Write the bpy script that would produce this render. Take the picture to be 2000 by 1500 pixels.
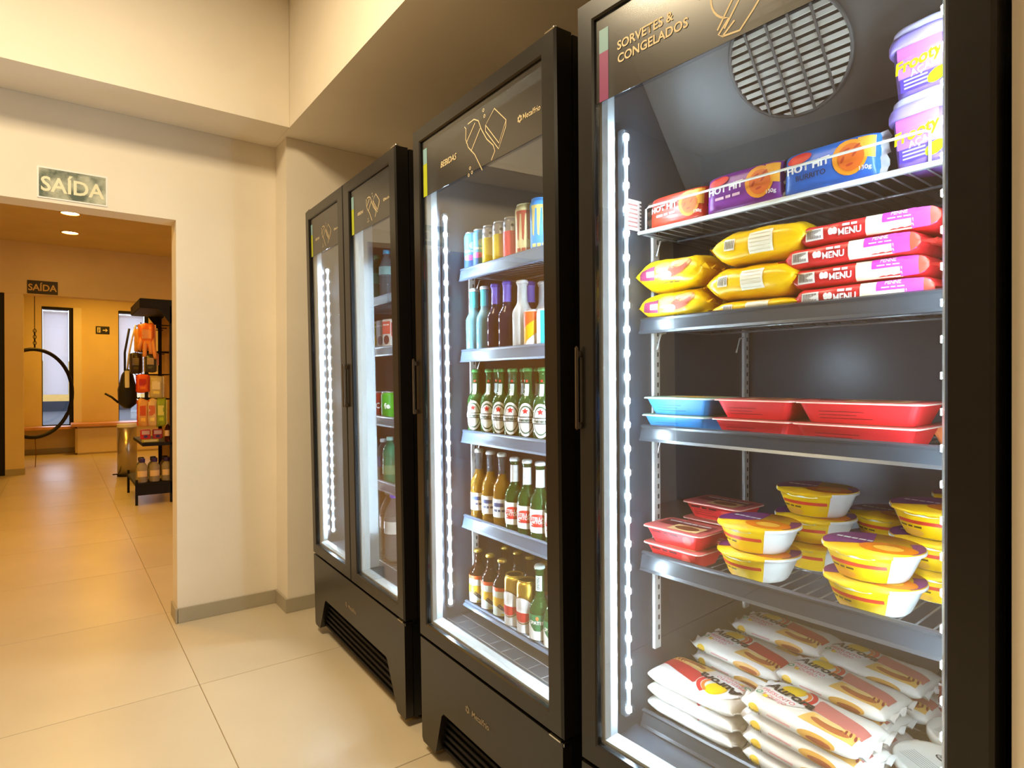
import bpy, bmesh, math, random
from mathutils import Matrix, Vector, noise
random.seed(7)
PI = math.pi
for o in list(bpy.data.objects): bpy.data.objects.remove(o)
sc = bpy.context.scene
COL = sc.collection

# ------------------------------------------------------------------ camera
CAMH, FPX = 1.25, 1187.36
YAW, PITCH, ROLL = 0.6415, 0.0028, -0.0021
cd = bpy.data.cameras.new('camera'); cam = bpy.data.objects.new('camera', cd); COL.objects.link(cam)
cd.sensor_width = 36; cd.lens = FPX / 2000 * 36; cd.clip_start = 0.02
_F = Vector((math.sin(YAW) * math.cos(PITCH), math.cos(YAW) * math.cos(PITCH), -math.sin(PITCH)))
_R = Vector((math.cos(YAW), -math.sin(YAW), 0)); _U = _R.cross(_F)
_r, _u = _R * math.cos(ROLL) + _U * math.sin(ROLL), _U * math.cos(ROLL) - _R * math.sin(ROLL)
cam.matrix_world = Matrix(((_r.x, _u.x, -_F.x, 0), (_r.y, _u.y, -_F.y, 0), (_r.z, _u.z, -_F.z, CAMH), (0, 0, 0, 1)))
sc.camera = cam

# ------------------------------------------------------------------ world, lights, exposure
w = bpy.data.worlds.new('sky'); sc.world = w; w.use_nodes = True
w.node_tree.nodes['Background'].inputs[0].default_value = (0.72, 0.82, 1.0, 1)
w.node_tree.nodes['Background'].inputs[1].default_value = 5.0
sc.view_settings.view_transform = 'Standard'; sc.view_settings.look = 'None'
sc.view_settings.exposure = 0.0; sc.view_settings.gamma = 1.0
sc.view_settings.use_curve_mapping = False
cy = sc.cycles
cy.max_bounces = 10; cy.diffuse_bounces = 4; cy.glossy_bounces = 5; cy.transmission_bounces = 8
cy.transparent_max_bounces = 20; cy.caustics_reflective = False; cy.caustics_refractive = False
cy.sample_clamp_indirect = 6; cy.use_denoising = True
WARM = (1.0, 0.81, 0.52); AMBER = (1.0, 0.52, 0.05)
def area(name, loc, size, power, color, sy=None, rot=(0, 0, 0)):
    l = bpy.data.lights.new(name, 'AREA'); l.energy = power; l.color = color
    l.shape = 'RECTANGLE'; l.size = size; l.size_y = sy or size
    o = bpy.data.objects.new(name, l); COL.objects.link(o); o.location = loc; o.rotation_euler = rot
    return o
area('room_lamp', (-.3, 1.7, 3.27), .7, 82, WARM, .7)
area('room_lamp', (-1.7, -1.3, 3.27), .7, 38, WARM, .7)
area('hall_lamp', (-0.7, 5.7, 3.15), 0.5, 46, AMBER, 0.5)
area('hall_lamp', (0.1, 7.8, 3.15), 0.3, 30, AMBER, 1.6)
area('hall_lamp', (0.6, 12.3, 2.9), 0.5, 42, AMBER, 0.5)

# ------------------------------------------------------------------ materials
def lin(c):
    return tuple(((v / 255) / 12.92 if v / 255 <= .04045 else ((v / 255 + .055) / 1.055) ** 2.4) for v in c)
MATS = {}
def mat(name, rgb, rough=.5, metal=0., spec=.5, trans=0., ior=1.45, emit=0., var=0., scale=8., bump=0., bscale=60., coat=0., alpha=1., emcol=None):
    if name in MATS: return MATS[name]
    m = bpy.data.materials.new(name); m.use_nodes = True; nt = m.node_tree
    b = nt.nodes['Principled BSDF']; c = lin(rgb)
    b.inputs['Base Color'].default_value = (*c, 1); b.inputs['Roughness'].default_value = rough
    b.inputs['Metallic'].default_value = metal; b.inputs['Specular IOR Level'].default_value = spec
    b.inputs['Transmission Weight'].default_value = trans; b.inputs['IOR'].default_value = ior
    b.inputs['Coat Weight'].default_value = coat; b.inputs['Alpha'].default_value = alpha
    if emit:
        b.inputs['Emission Color'].default_value = (*(emcol or c), 1); b.inputs['Emission Strength'].default_value = emit
    if var or bump:
        tc = nt.nodes.new('ShaderNodeTexCoord')
    if var:
        n = nt.nodes.new('ShaderNodeTexNoise'); n.inputs['Scale'].default_value = scale; n.inputs['Detail'].default_value = 4
        r = nt.nodes.new('ShaderNodeValToRGB')
        r.color_ramp.elements[0].position = .3; r.color_ramp.elements[1].position = .7
        r.color_ramp.elements[0].color = (*[max(0, x * (1 - var)) for x in c], 1)
        r.color_ramp.elements[1].color = (*[min(1, x * (1 + var)) for x in c], 1)
        nt.links.new(tc.outputs['Object'], n.inputs['Vector']); nt.links.new(n.outputs['Fac'], r.inputs['Fac'])
        nt.links.new(r.outputs['Color'], b.inputs['Base Color'])
    if bump:
        n2 = nt.nodes.new('ShaderNodeTexNoise'); n2.inputs['Scale'].default_value = bscale; n2.inputs['Detail'].default_value = 3
        bp = nt.nodes.new('ShaderNodeBump'); bp.inputs['Strength'].default_value = bump; bp.inputs['Distance'].default_value = .01
        nt.links.new(tc.outputs['Object'], n2.inputs['Vector']); nt.links.new(n2.outputs['Fac'], bp.inputs['Height'])
        nt.links.new(bp.outputs['Normal'], b.inputs['Normal'])
    MATS[name] = m
    return m
def glassmat(name, tint, base, edge, rough=0.0):
    if name in MATS: return MATS[name]
    m = bpy.data.materials.new(name); m.use_nodes = True; nt = m.node_tree
    nt.nodes.remove(nt.nodes['Principled BSDF']); out = nt.nodes['Material Output']
    lw = nt.nodes.new('ShaderNodeLayerWeight'); lw.inputs['Blend'].default_value = .5
    pw = nt.nodes.new('ShaderNodeMath'); pw.operation = 'POWER'; pw.inputs[1].default_value = 5
    ml = nt.nodes.new('ShaderNodeMath'); ml.operation = 'MULTIPLY_ADD'; ml.inputs[1].default_value = edge; ml.inputs[2].default_value = base
    tr = nt.nodes.new('ShaderNodeBsdfTransparent'); tr.inputs[0].default_value = (*tint, 1)
    gl = nt.nodes.new('ShaderNodeBsdfGlossy'); gl.inputs['Roughness'].default_value = rough; gl.inputs[0].default_value = (1, 1, 1, 1)
    mx = nt.nodes.new('ShaderNodeMixShader')
    nt.links.new(lw.outputs['Facing'], pw.inputs[0]); nt.links.new(pw.outputs[0], ml.inputs[0]); nt.links.new(ml.outputs[0], mx.inputs[0])
    nt.links.new(tr.outputs[0], mx.inputs[1]); nt.links.new(gl.outputs[0], mx.inputs[2]); nt.links.new(mx.outputs[0], out.inputs[0])
    MATS[name] = m
    return m
PLASTER = mat('cream_plaster', (236, 226, 208), .8, var=.03, scale=3, bump=.04, bscale=40, spec=.2)
CEIL = mat('ceiling_plaster', (222, 210, 190), .85, var=.03, scale=2, spec=.2)
HALLP = mat('hall_plaster', (226, 205, 160), .8, var=.05, scale=2, spec=.2)
TILE = mat('beige_porcelain_tile', (205, 190, 162), .32, var=.06, scale=1.7, spec=.4)
GROUT = mat('grout', (150, 130, 100), .9)
BASEB = mat('baseboard_tile', (170, 160, 138), .4, var=.05, scale=5)
BLACK = mat('black_gloss_paint', (28, 25, 22), .28, var=.1, scale=30, spec=.5)
HANDLE = mat('bronze_handle', (92, 76, 58), .4, metal=.4)
BLACKD = mat('black_recess', (8, 8, 8), .5)
BLKMET = mat('black_metal', (22, 20, 19), .55, spec=.3)
LINER = mat('dark_liner', (56, 62, 70), .3, var=.08, scale=5, spec=.6)
ALU = mat('aluminium', (120, 126, 132), .4, metal=.9)
GASK = mat('grey_gasket', (178, 186, 188), .25, spec=.7)
CHROME = mat('chrome', (220, 220, 215), .15, metal=1)
RAILD = mat('smoky_price_rail', (44, 48, 53), .3, spec=.6, var=.05, scale=20)
RAILL = mat('silver_price_rail', (86, 100, 120), .35, spec=.6, var=.04, scale=20)
WIRE = mat('white_wire', (205, 205, 195), .35)
WIRED = mat('grey_wire', (120, 122, 124), .35, metal=.5)
UPR = mat('upright_steel', (200, 196, 188), .35, spec=.6)
LENS = mat('led_lens', (120, 132, 146), .3, emit=.55, emcol=(.70, .86, 1.0))
CHIP = mat('led_chip', (255, 255, 255), .3, emit=470.0, emcol=(.66, .85, 1.0))
GLASS = glassmat('door_glass', (.95, .96, .96), .085, .8)
PANE = glassmat('window_glass', (.95, .97, 1), .04, .9)
FILM = glassmat('header_film', (.36, .32, .26), .13, .5, .2)
PCREAM = mat('cream_ink', (226, 205, 160), .6)
def ink(r, g, b, rough=.4): return mat('ink_%d_%d_%d' % (r, g, b), (r, g, b), rough, spec=.4)
def foil(r, g, b): return mat('wrap_%d_%d_%d' % (r, g, b), (r, g, b), .3, spec=.5, bump=.15, bscale=45, var=.05, scale=30)
WHITE = ink(240, 238, 232)

# ------------------------------------------------------------------ mesh helpers
class MB:
    def __init__(s): s.v = []; s.f = []; s.fm = []; s.ms = []; s.sm = []
    def mi(s, m):
        if m not in s.ms: s.ms.append(m)
        return s.ms.index(m)
    def add(s, vs, fs, m, smooth=False):
        b = len(s.v); k = s.mi(m); s.v += [tuple(p) for p in vs]
        for f in fs: s.f.append(tuple(i + b for i in f)); s.fm.append(k); s.sm.append(smooth)
        return s
    def box(s, lo, hi, m, bev=0., mtx=None):
        x0, y0, z0 = lo; x1, y1, z1 = hi
        if bev <= 0:
            vs = [(x0, y0, z0), (x1, y0, z0), (x1, y1, z0), (x0, y1, z0), (x0, y0, z1), (x1, y0, z1), (x1, y1, z1), (x0, y1, z1)]
            fs = [(3, 2, 1, 0), (4, 5, 6, 7), (0, 1, 5, 4), (1, 2, 6, 5), (2, 3, 7, 6), (3, 0, 4, 7)]
        else:
            bm = bmesh.new(); bmesh.ops.create_cube(bm, size=1)
            for q in bm.verts: q.co = Vector(((x0 + x1) / 2 + q.co.x * (x1 - x0), (y0 + y1) / 2 + q.co.y * (y1 - y0), (z0 + z1) / 2 + q.co.z * (z1 - z0)))
            bmesh.ops.bevel(bm, geom=bm.edges[:], offset=bev, segments=2, affect='EDGES')
            bm.verts.index_update()
            vs = [tuple(q.co) for q in bm.verts]; fs = [tuple(q.index for q in f.verts) for f in bm.faces]; bm.free()
        if mtx is not None: vs = [tuple(mtx @ Vector(p)) for p in vs]
        return s.add(vs, fs, m)
    def lathe(s, prof, m, n=24, a0=0., a1=2 * PI, c=(0, 0), smooth=True, caps=True):
        full = abs(a1 - a0 - 2 * PI) < 1e-6; k = n if full else n + 1
        vs = []; fs = []
        for r, z in prof:
            for i in range(k):
                a = a0 + (a1 - a0) * i / n; vs.append((c[0] + r * math.cos(a), c[1] + r * math.sin(a), z))
        for j in range(len(prof) - 1):
            for i in range(n):
                i2 = (i + 1) % k
                fs.append((j * k + i, j * k + i2, (j + 1) * k + i2, (j + 1) * k + i))
        if caps and full:
            fs.append(tuple(reversed(range(k)))); fs.append(tuple((len(prof) - 1) * k + i for i in range(k)))
        return s.add(vs, fs, m, smooth)
    def loft(s, loops, m, smooth=False, cap0=True, cap1=True):
        k = len(loops[0]); vs = [p for l in loops for p in l]; fs = []
        for j in range(len(loops) - 1):
            for i in range(k):
                i2 = (i + 1) % k; fs.append((j * k + i, j * k + i2, (j + 1) * k + i2, (j + 1) * k + i))
        if cap0: fs.append(tuple(reversed(range(k))))
        if cap1: fs.append(tuple((len(loops) - 1) * k + i for i in range(k)))
        return s.add(vs, fs, m, smooth)
    def tube(s, pts, r, m, n=6, closed=False):
        pts = [Vector(p) for p in pts]; loops = []
        N = len(pts)
        for i, p in enumerate(pts):
            d = (pts[(i + 1) % N] - pts[i - 1]) if closed else (pts[min(i + 1, N - 1)] - pts[max(i - 1, 0)])
            d.normalize(); a = Vector((0, 0, 1)) if abs(d.z) < .9 else Vector((1, 0, 0))
            x = d.cross(a).normalized(); y = d.cross(x)
            loops.append([tuple(p + (x * math.cos(2 * PI * j / n) + y * math.sin(2 * PI * j / n)) * r) for j in range(n)])
        if closed: loops.append(loops[0]); return s.loft(loops, m, True, False, False)
        return s.loft(loops, m, True)
    def build(s, name, parent=None, mtx=None):
        me = bpy.data.meshes.new(name); me.from_pydata(s.v, [], s.f)
        for m in s.ms: me.materials.append(m)
        me.polygons.foreach_set('material_index', s.fm); me.polygons.foreach_set('use_smooth', s.sm)
        bm = bmesh.new(); bm.from_mesh(me); bmesh.ops.recalc_face_normals(bm, faces=bm.faces[:]); bm.to_mesh(me); bm.free()
        me.update()
        o = bpy.data.objects.new(name, me); COL.objects.link(o)
        if parent is not None: o.parent = parent
        if mtx is not None: o.matrix_local = mtx
        return o
def tag(o, label, cat, group=None, kind=None):
    o['label'] = label; o['category'] = cat
    if group: o['group'] = group
    if kind: o['kind'] = kind
    return o
def struct(o, label=None):
    o['kind'] = 'structure'
    if label: o['label'] = label
    return o
def empty(name, mtx=None):
    o = bpy.data.objects.new(name, None); COL.objects.link(o)
    if mtx is not None: o.matrix_world = mtx
    return o
def copy_tree(o, parent=None):
    c = o.copy(); COL.objects.link(c); c.parent = parent
    for ch in list(o.children):
        d = ch.copy(); COL.objects.link(d); d.parent = c
        for g in list(ch.children):
            e = g.copy(); COL.objects.link(e); e.parent = d
    return c
PROTO = {}
def inst(key, maker):
    """first call makes the thing, later calls copy it with its parts"""
    if key not in PROTO: PROTO[key] = maker(); return PROTO[key]
    return copy_tree(PROTO[key])

# ---------- flat print: shapes and letters mapped onto a surface  map(x, y, off) -> point
TXT = {}
def text_mesh(s, bold=.012):
    if (s, bold) in TXT: return TXT[(s, bold)]
    cu = bpy.data.curves.new('t', 'FONT'); cu.body = s; cu.size = 1; cu.align_x = 'CENTER'; cu.offset = bold; cu.resolution_u = 3
    o = bpy.data.objects.new('t', cu); COL.objects.link(o)
    dg = bpy.context.evaluated_depsgraph_get(); ev = o.evaluated_get(dg); me = ev.to_mesh()
    vs = [(q.co.x, q.co.y) for q in me.vertices]; fs = [tuple(p.vertices) for p in me.polygons]
    ev.to_mesh_clear(); bpy.data.objects.remove(o); bpy.data.curves.remove(cu)
    if vs:
        cx = (min(p[0] for p in vs) + max(p[0] for p in vs)) / 2; cyy = .35
        vs = [(p[0] - cx, p[1] - cyy) for p in vs]
    TXT[(s, bold)] = (vs, fs)
    return TXT[(s, bold)]
STEP = .0005
class Print:
    def __init__(s, fn): s.mb = MB(); s.fn = fn
    def rect(s, x0, y0, x1, y1, m, lay=1, n=6, k=4):
        vs = [s.fn(x0 + (x1 - x0) * i / n, y0 + (y1 - y0) * j / k, STEP * lay) for j in range(k + 1) for i in range(n + 1)]
        fs = [(j * (n + 1) + i, j * (n + 1) + i + 1, (j + 1) * (n + 1) + i + 1, (j + 1) * (n + 1) + i) for j in range(k) for i in range(n)]
        s.mb.add(vs, fs, m, True); return s
    def quad(s, pts, m, lay=1, n=6, k=4):
        a, b, c, d = [Vector(p) for p in pts]; vs = []
        for j in range(k + 1):
            for i in range(n + 1):
                p = a.lerp(b, i / n).lerp(d.lerp(c, i / n), j / k); vs.append(s.fn(p.x, p.y, STEP * lay))
        fs = [(j * (n + 1) + i, j * (n + 1) + i + 1, (j + 1) * (n + 1) + i + 1, (j + 1) * (n + 1) + i) for j in range(k) for i in range(n)]
        s.mb.add(vs, fs, m, True); return s
    def ell(s, cx, cyy, rx, ry, m, lay=1, r0=0., a0=0., a1=2 * PI, rot=0., n=20, k=3):
        vs = []; c, sn = math.cos(rot), math.sin(rot)
        for j in range(k + 1):
            q = r0 + (1 - r0) * j / k
            for i in range(n + 1):
                a = a0 + (a1 - a0) * i / n; x, y = rx * q * math.cos(a), ry * q * math.sin(a)
                vs.append(s.fn(cx + x * c - y * sn, cyy + x * sn + y * c, STEP * lay))
        fs = [(j * (n + 1) + i, j * (n + 1) + i + 1, (j + 1) * (n + 1) + i + 1, (j + 1) * (n + 1) + i) for j in range(k) for i in range(n)]
        s.mb.add(vs, fs, m, True); return s
    def text(s, t, cx, cyy, h, m, lay=2, rot=0., shear=0., sx=1., bold=.012):
        vs, fs = text_mesh(t, bold); c, sn = math.cos(rot), math.sin(rot); out = []
        for x, y in vs:
            x = (x + y * shear) * h * sx; y = y * h
            out.append(s.fn(cx + x * c - y * sn, cyy + x * sn + y * c, STEP * lay))
        s.mb.add(out, fs, m, True); return s
    def bars(s, cx, cyy, wd, h, m, lay=2, words=(.35, .2, .3), rot=0.):
        x = -wd / 2; gap = wd * (1 - sum(words)) / max(1, len(words) - 1); c, sn = math.cos(rot), math.sin(rot)
        for q in words:
            P4 = [(x, -h / 2), (x + q * wd, -h / 2), (x + q * wd, h / 2), (x, h / 2)]
            s.quad([(cx + a * c - b * sn, cyy + a * sn + b * c) for a, b in P4], m, lay, 3, 1); x += q * wd + gap
        return s
    def line(s, pts, wd, m, lay=1, closed=False):
        P = [Vector(p) for p in pts]; N = len(P); vs = []; fs = []
        for i in range(N):
            d = (P[(i + 1) % N] - P[i - 1]) if closed else (P[min(i + 1, N - 1)] - P[max(i - 1, 0)])
            if d.length < 1e-9: d = Vector((1, 0))
            d.normalize(); q = Vector((-d.y, d.x)) * wd / 2
            a, b = P[i] + q, P[i] - q
            vs += [s.fn(a.x, a.y, STEP * lay), s.fn(b.x, b.y, STEP * lay)]
        for i in range(N if closed else N - 1):
            j = (i + 1) % N; fs.append((2 * i, 2 * i + 1, 2 * j + 1, 2 * j))
        s.mb.add(vs, fs, m); return s
    def build(s, name, parent): return s.mb.build(name, parent)
def front_map(y): return lambda x, z, o: (x, y - o, z)          # plane facing -y
def top_map(z): return lambda x, y, o: (x, y, z + o)
def cyl_map(rf, c=(0, 0)):
    def f(x, z, o):
        r = rf(z) if callable(rf) else rf
        a = x / r - PI / 2; r += o
        return (c[0] + r * math.cos(a), c[1] + r * math.sin(a), z)
    return f
def rrect(L, W, r, z, n=4, cx=0, cyy=0):
    pts = []
    for sx, sy, a in ((1, 1, 0), (-1, 1, PI / 2), (-1, -1, PI), (1, -1, 1.5 * PI)):
        for i in range(n + 1):
            t = a + PI / 2 * i / n
            pts.append((cx + sx * (L / 2 - r) + r * math.cos(t), cyy + sy * (W / 2 - r) + r * math.sin(t), z))
    return pts

# ================================================================== SETTING
YW, ZS, YB, XS, XJ, ZL, YP, XP = 3.577, 2.585, 3.2455, .975, .494, 2.097, 3.3786, .997
XR, XL, Y0, ZC = 1.82, -3.2, -3.6, 3.3
HALLZ, HALLY = 3.19, 13.6
# floor: tiles of about one metre on a bed of grout
fl = struct(MB().box((XL - .1, Y0 - .1, -.08), (4.0, 15.6, -.004), GROUT).build('floor'), 'floor of large beige porcelain tiles')
tw = .985
proto = None
for i in range(-4, 4):
    for j in range(-6, 13):
        x0, y0 = .466 + i * tw, 2.79 + j * tw
        if x0 > 3.0 or y0 > 13.7: continue
        if proto is None:
            proto = MB().box((.0012, .0012, -.012), (tw - .0012, tw - .0012, 0), TILE, .0012).build('tile', fl); t = proto
        else:
            t = proto.copy(); COL.objects.link(t)
        t.location = (x0, y0, 0)
        t.rotation_euler = (0, 0, 0)
def wallbox(name, lo, hi, m, label=None):
    return struct(MB().box(lo, hi, m).build(name), label)
# front wall with the doorway
wf = MB(); wf.box((XJ, YW, 0), (XR + .1, YW + .15, ZC), PLASTER); wf.box((XL, YW, ZL), (XJ, YW + .15, ZC), PLASTER); wf.box((XL, YW, 0), (-1.5, YW + .15, ZL), PLASTER)
struct(wf.build('wall_front'), 'cream plaster wall with the open doorway')
wallbox('wall_pier_front', (XP, YP, 0), (XR + .1, YW - .001, ZS - .001), PLASTER, 'cream wall nib beside the double door cooler')
wallbox('wall_right', (XR, Y0, 0), (XR + .12, YP - .001, ZC), PLASTER, 'cream wall behind the coolers')
wallbox('wall_pier_right', (1.0, -.95, 0), (XR - .001, .246, ZS - .001), PLASTER, 'cream wall end beside the freezer')
TAUPE = mat('taupe_plaster', (158, 136, 108), .8, var=.05, scale=2)
wallbox('wall_left', (XL - .12, Y0, 0), (XL, YW, ZC), TAUPE)
wallbox('wall_back', (XL, Y0 - .12, 0), (XR, Y0, ZC), TAUPE)
wallbox('ceiling', (XL - .1, Y0 - .1, ZC), (XR + .1, YW + .15, ZC + .1), CEIL)
wallbox('ceiling_soffit', (XS, Y0 + .001, ZS), (XR - .001, YW - .002, ZC - .001), PLASTER, 'dropped ceiling bulkhead above the coolers')
wallbox('ceiling_beam', (XL + .001, YB, ZS), (XS - .001, YW - .002, ZC - .001), PLASTER, 'cream boxed beam above the doorway')
bb = .075
wallbox('baseboard_front', (XJ + .002, YW - .012, .001), (XP - .002, YW - .001, bb), BASEB)
wallbox('baseboard_jamb', (XJ - .010, YW - .012, .001), (XJ - .001, YW + .15, bb), BASEB)
wallbox('baseboard_nib', (XP - .012, YP - .012, .001), (XP - .001, YW - .013, bb), BASEB)
wallbox('baseboard_pier', (XP - .001, YP - .012, .001), (XR - .01, YP - .001, bb), BASEB)
# hall behind the doorway
wallbox('ceiling_hall', (-3.3, YW + .16, HALLZ), (4.0, HALLY + .4, HALLZ + .1), HALLP)
wallbox('wall_hall_right', (2.2, YW + .16, 0), (2.32, HALLY, HALLZ), HALLP)
wallbox('wall_hall_left', (-2.6, YW + .16, 0), (-2.48, HALLY, HALLZ), HALLP)
YH = 10.66
wallbox('wall_header', (-2.47, YH, 2.475), (2.19, YH + .2, HALLZ - .001), HALLP, 'plaster header across the hall')
wallbox('wall_pilaster', (-.575, YH + .001, 0), (-.378, YH + .2, 2.474), HALLP, 'narrow plaster pilaster in the hall')
wallbox('baseboard_pilaster', (-.575, YH - .014, .001), (-.366, YH + .2, .085), BASEB)
tag(MB().box((-1.7, YH + .03, .001), (-.577, YH + .10, 2.47), BLKMET, .004).build('black_door_panel'), 'tall black door panel at the far left of the hall', 'door panel')
# far wall with two windows
def X(x): return x * HALLY / 12.6
def Z(z): return CAMH + (z - CAMH) * HALLY / 12.6
wx = [(X(-.212), X(.209)), (X(.846), X(1.301))]; wz0, wz1 = Z(.545), Z(2.515)
hw = MB(); xs = [-2.47, wx[0][0], wx[0][1], wx[1][0], wx[1][1], 2.19]
for a, b in ((0, 1), (2, 3), (4, 5)): hw.box((xs[a], HALLY, 0), (xs[b], HALLY + .25, HALLZ - .001), HALLP)
for a, b in wx: hw.box((a, HALLY, 0), (b, HALLY + .25, wz0), HALLP); hw.box((a, HALLY, wz1), (b, HALLY + .25, HALLZ - .001), HALLP)
struct(hw.build('wall_hall_far'), 'far hall wall with two windows')
wallbox('baseboard_hall', (-2.4, HALLY - .015, .001), (2.1, HALLY - .001, .09), BASEB)
BLIND = mat('roller_blind_cloth', (238, 240, 246), .8, trans=0.)
_nt = BLIND.node_tree; _b = _nt.nodes['Principled BSDF']; _tl = _nt.nodes.new('ShaderNodeBsdfTranslucent'); _mx = _nt.nodes.new('ShaderNodeMixShader')
_tl.inputs[0].default_value = (.9, .93, 1, 1); _mx.inputs[0].default_value = .6
_nt.links.new(_b.outputs[0], _mx.inputs[1]); _nt.links.new(_tl.outputs[0], _mx.inputs[2]); _nt.links.new(_mx.outputs[0], _nt.nodes['Material Output'].inputs[0])
for k, (a, b) in enumerate(wx):
    fr = MB(); e = .045; y = HALLY + .02
    fr.box((a, y, wz1 - e), (b, y + .06, wz1), BLKMET); fr.box((b - e * 1.4, y, wz0), (b, y + .06, wz1 - e), BLKMET); fr.box((a, y, wz0), (a + .012, y + .06, wz1 - e), BLKMET); fr.box((a, y, wz0), (b, y + .06, wz0 + .02), BLKMET)
    wo = struct(fr.build('window_%d' % (k + 1)), ('black framed window behind the hoop swing', 'black framed window behind the merchandise stand')[k])
    MB().box((a + .012, y + .03, wz0 + .02), (b - e * 1.4, y + .036, wz1 - e), PANE).build('pane', wo)
    bl = MB().box((a + .015, y + .07, Z(1.06)), (b - e * 1.6, y + .074, wz1 - .11), BLIND)
    for q in (0, .05): bl.box((a + .015, y + .066, wz1 - .11 + q), (b - e * 1.6, y + .085, wz1 - .072 + q), BLIND, .004)
    bo = bl.build('roller_blind'); tag(bo, ('white roller blind drawn in the window behind the hoop swing', 'white roller blind drawn in the window behind the merchandise stand')[k], 'blind', 'hall window blinds')
cz = struct(MB().box((wx[0][1], HALLY - .05, wz0 - .05), (wx[0][1] + .12, HALLY - .001, wz1), PLASTER, .003).build('trim_1'))
# outside
OUTW = mat('pale_yellow_render', (190, 150, 80), .9, var=.05); ASPH = mat('asphalt', (34, 37, 44), .9, var=.15, scale=12)
wallbox('outside_wall', (-8, 22, 0), (9, 22.3, 1.9), OUTW, 'pale yellow wall outside the windows')
wallbox('outside_ground', (-8, HALLY + .4, -.1), (9, 22, .45), ASPH, 'dark paving outside the windows')
wallbox('outside_kerb_wall', (-8, 21.7, .45), (9, 21.99, .73), ASPH, 'low dark wall outside the windows')

# ================================================================== FRIDGES
GLW, GRW = .05, .055
ZT, ZD, GT, GB = 2.089, .3903, 2.0395, .4414
def fmat(Ox, Oy, rot, lf, ls, W):
    return Matrix.Translation((Ox, Oy, abs(ls) * W)) @ Matrix.Rotation(rot - PI / 2, 4, 'Z') @ Matrix.Rotation(lf, 4, 'X') @ Matrix.Rotation(ls, 4, 'Y')
W1, W2, W3, ML = .757, .7541, 1.0678, .0704
M1 = fmat(.9571, 1.0192, .0366, .0099, .0040, W1)
M2 = fmat(.9906, 1.8475, -.0260, .0157, .0038, W2)
M3 = fmat(1.0348, 3.0502, -.0312, .0229, .0079, W3)
DEP = .70
def ring(mb, x0, x1, z0, z1, prof, m):
    """mitred picture-frame; prof = [(inset-left, inset-right, inset-bottom, inset-top, y)]"""
    loops = []
    for l, r, b, t, y in prof: loops.append([(x0 + l, y, z0 + b), (x1 - r, y, z0 + b), (x1 - r, y, z1 - t), (x0 + l, y, z1 - t)])
    loops.append(loops[0]); mb.loft(loops, m, False, False, False)
def snowflake(p, cx, cyy, r, m, lay=2, sx=1.):
    for k in range(6):
        a = k * PI / 3 + PI / 6; p.ell(cx + r * .62 * math.cos(a) * sx, cyy + r * .62 * math.sin(a), r * .30 * sx, r * .30, m, lay, r0=.35, n=10, k=1)
def door(root, x0, x1, gl, gr, art, handle_side, W):
    mb = MB(); b, t = GB - ZD, ZT - GT
    o = [(0, 0, 0, 0, .052), (0, 0, 0, 0, .006), (.005, .005, .005, .005, 0)]
    i_ = [(gl - .004, gr - .004, b - .004, t - .004, 0), (gl, gr, b, t, .004), (gl, gr, b, t, .022), (gl * .75, gr * .75, b * .75, t * .75, .052)]
    ring(mb, x0, x1, ZD, ZT, o + i_, BLACK)
    d = mb.build('door', root)
    gx0, gx1 = x0 + gl, x1 - gr
    g = MB(); ring(g, gx0, gx1, GB, GT, [(0, 0, 0, 0, .022), (.006, .006, .006, .006, .022), (.012, .012, .012, .012, .034), (.012, .012, .012, .012, .056), (-.02, -.02, -.02, -.02, .056), (0, 0, 0, 0, .024)], GASK)
    g.build('gasket', d)
    MB().box((gx0 + .0005, .010, GB + .0005), (gx1 - .0005, .015, GT - .0005), GLASS).build('glass_pane', d)
    MB().box((gx0 + .001, .0085, 1.857), (gx1 - .001, .0096, GT - .001), FILM).build('header_film', d)
    art(d, gx0, gx1)
    hx = x0 + .006 if handle_side < 0 else x1 - .006
    h = MB(); h.box((hx - .005, -.015, 1.140), (hx + .005, -.008, 1.328), HANDLE, .003)
    for z in (1.142, 1.304): h.box((hx - .005, -.010, z), (hx + .005, .002, z + .014), HANDLE, .002)
    h.build('handle', d)
    return d
def led_strip(root, x, sgn, y=.083):
    a = MB().box((x - .009 * 1, y - .008, .485), (x + .009, y + .010, 1.815), ALU, .002).build('led_strip', root)
    xe = x + sgn * .009
    MB().box((min(xe, xe + sgn * .003), y - .007, .495), (max(xe, xe + sgn * .003), y + .004, 1.805), LENS).build('lens', a)
    pr = None; n = 25
    for k in range(n):
        if pr is None:
            pr = MB().box((-.005, -.006, -.0075), (.005, .006, .0075), CHIP, .0025).build('led', a); q = pr
        else:
            q = pr.copy(); COL.objects.link(q)
        q.location = (xe + sgn * .005, y - .004, .505 + k * (1.29 / (n - 1)))
def upright(root, x, y, sgn):
    u = MB().box((x - .004, y - .011, .60), (x + .004, y + .011, 1.64), UPR).build('upright', root)
    s = MB(); z = .62
    while z < 1.61: s.box((x + sgn * .0035, y + .001, z), (x + sgn * .0046, y + .006, z + .011), BLACKD); z += .0245
    so = s.build('slots', u); so['kind'] = 'stuff'
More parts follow.
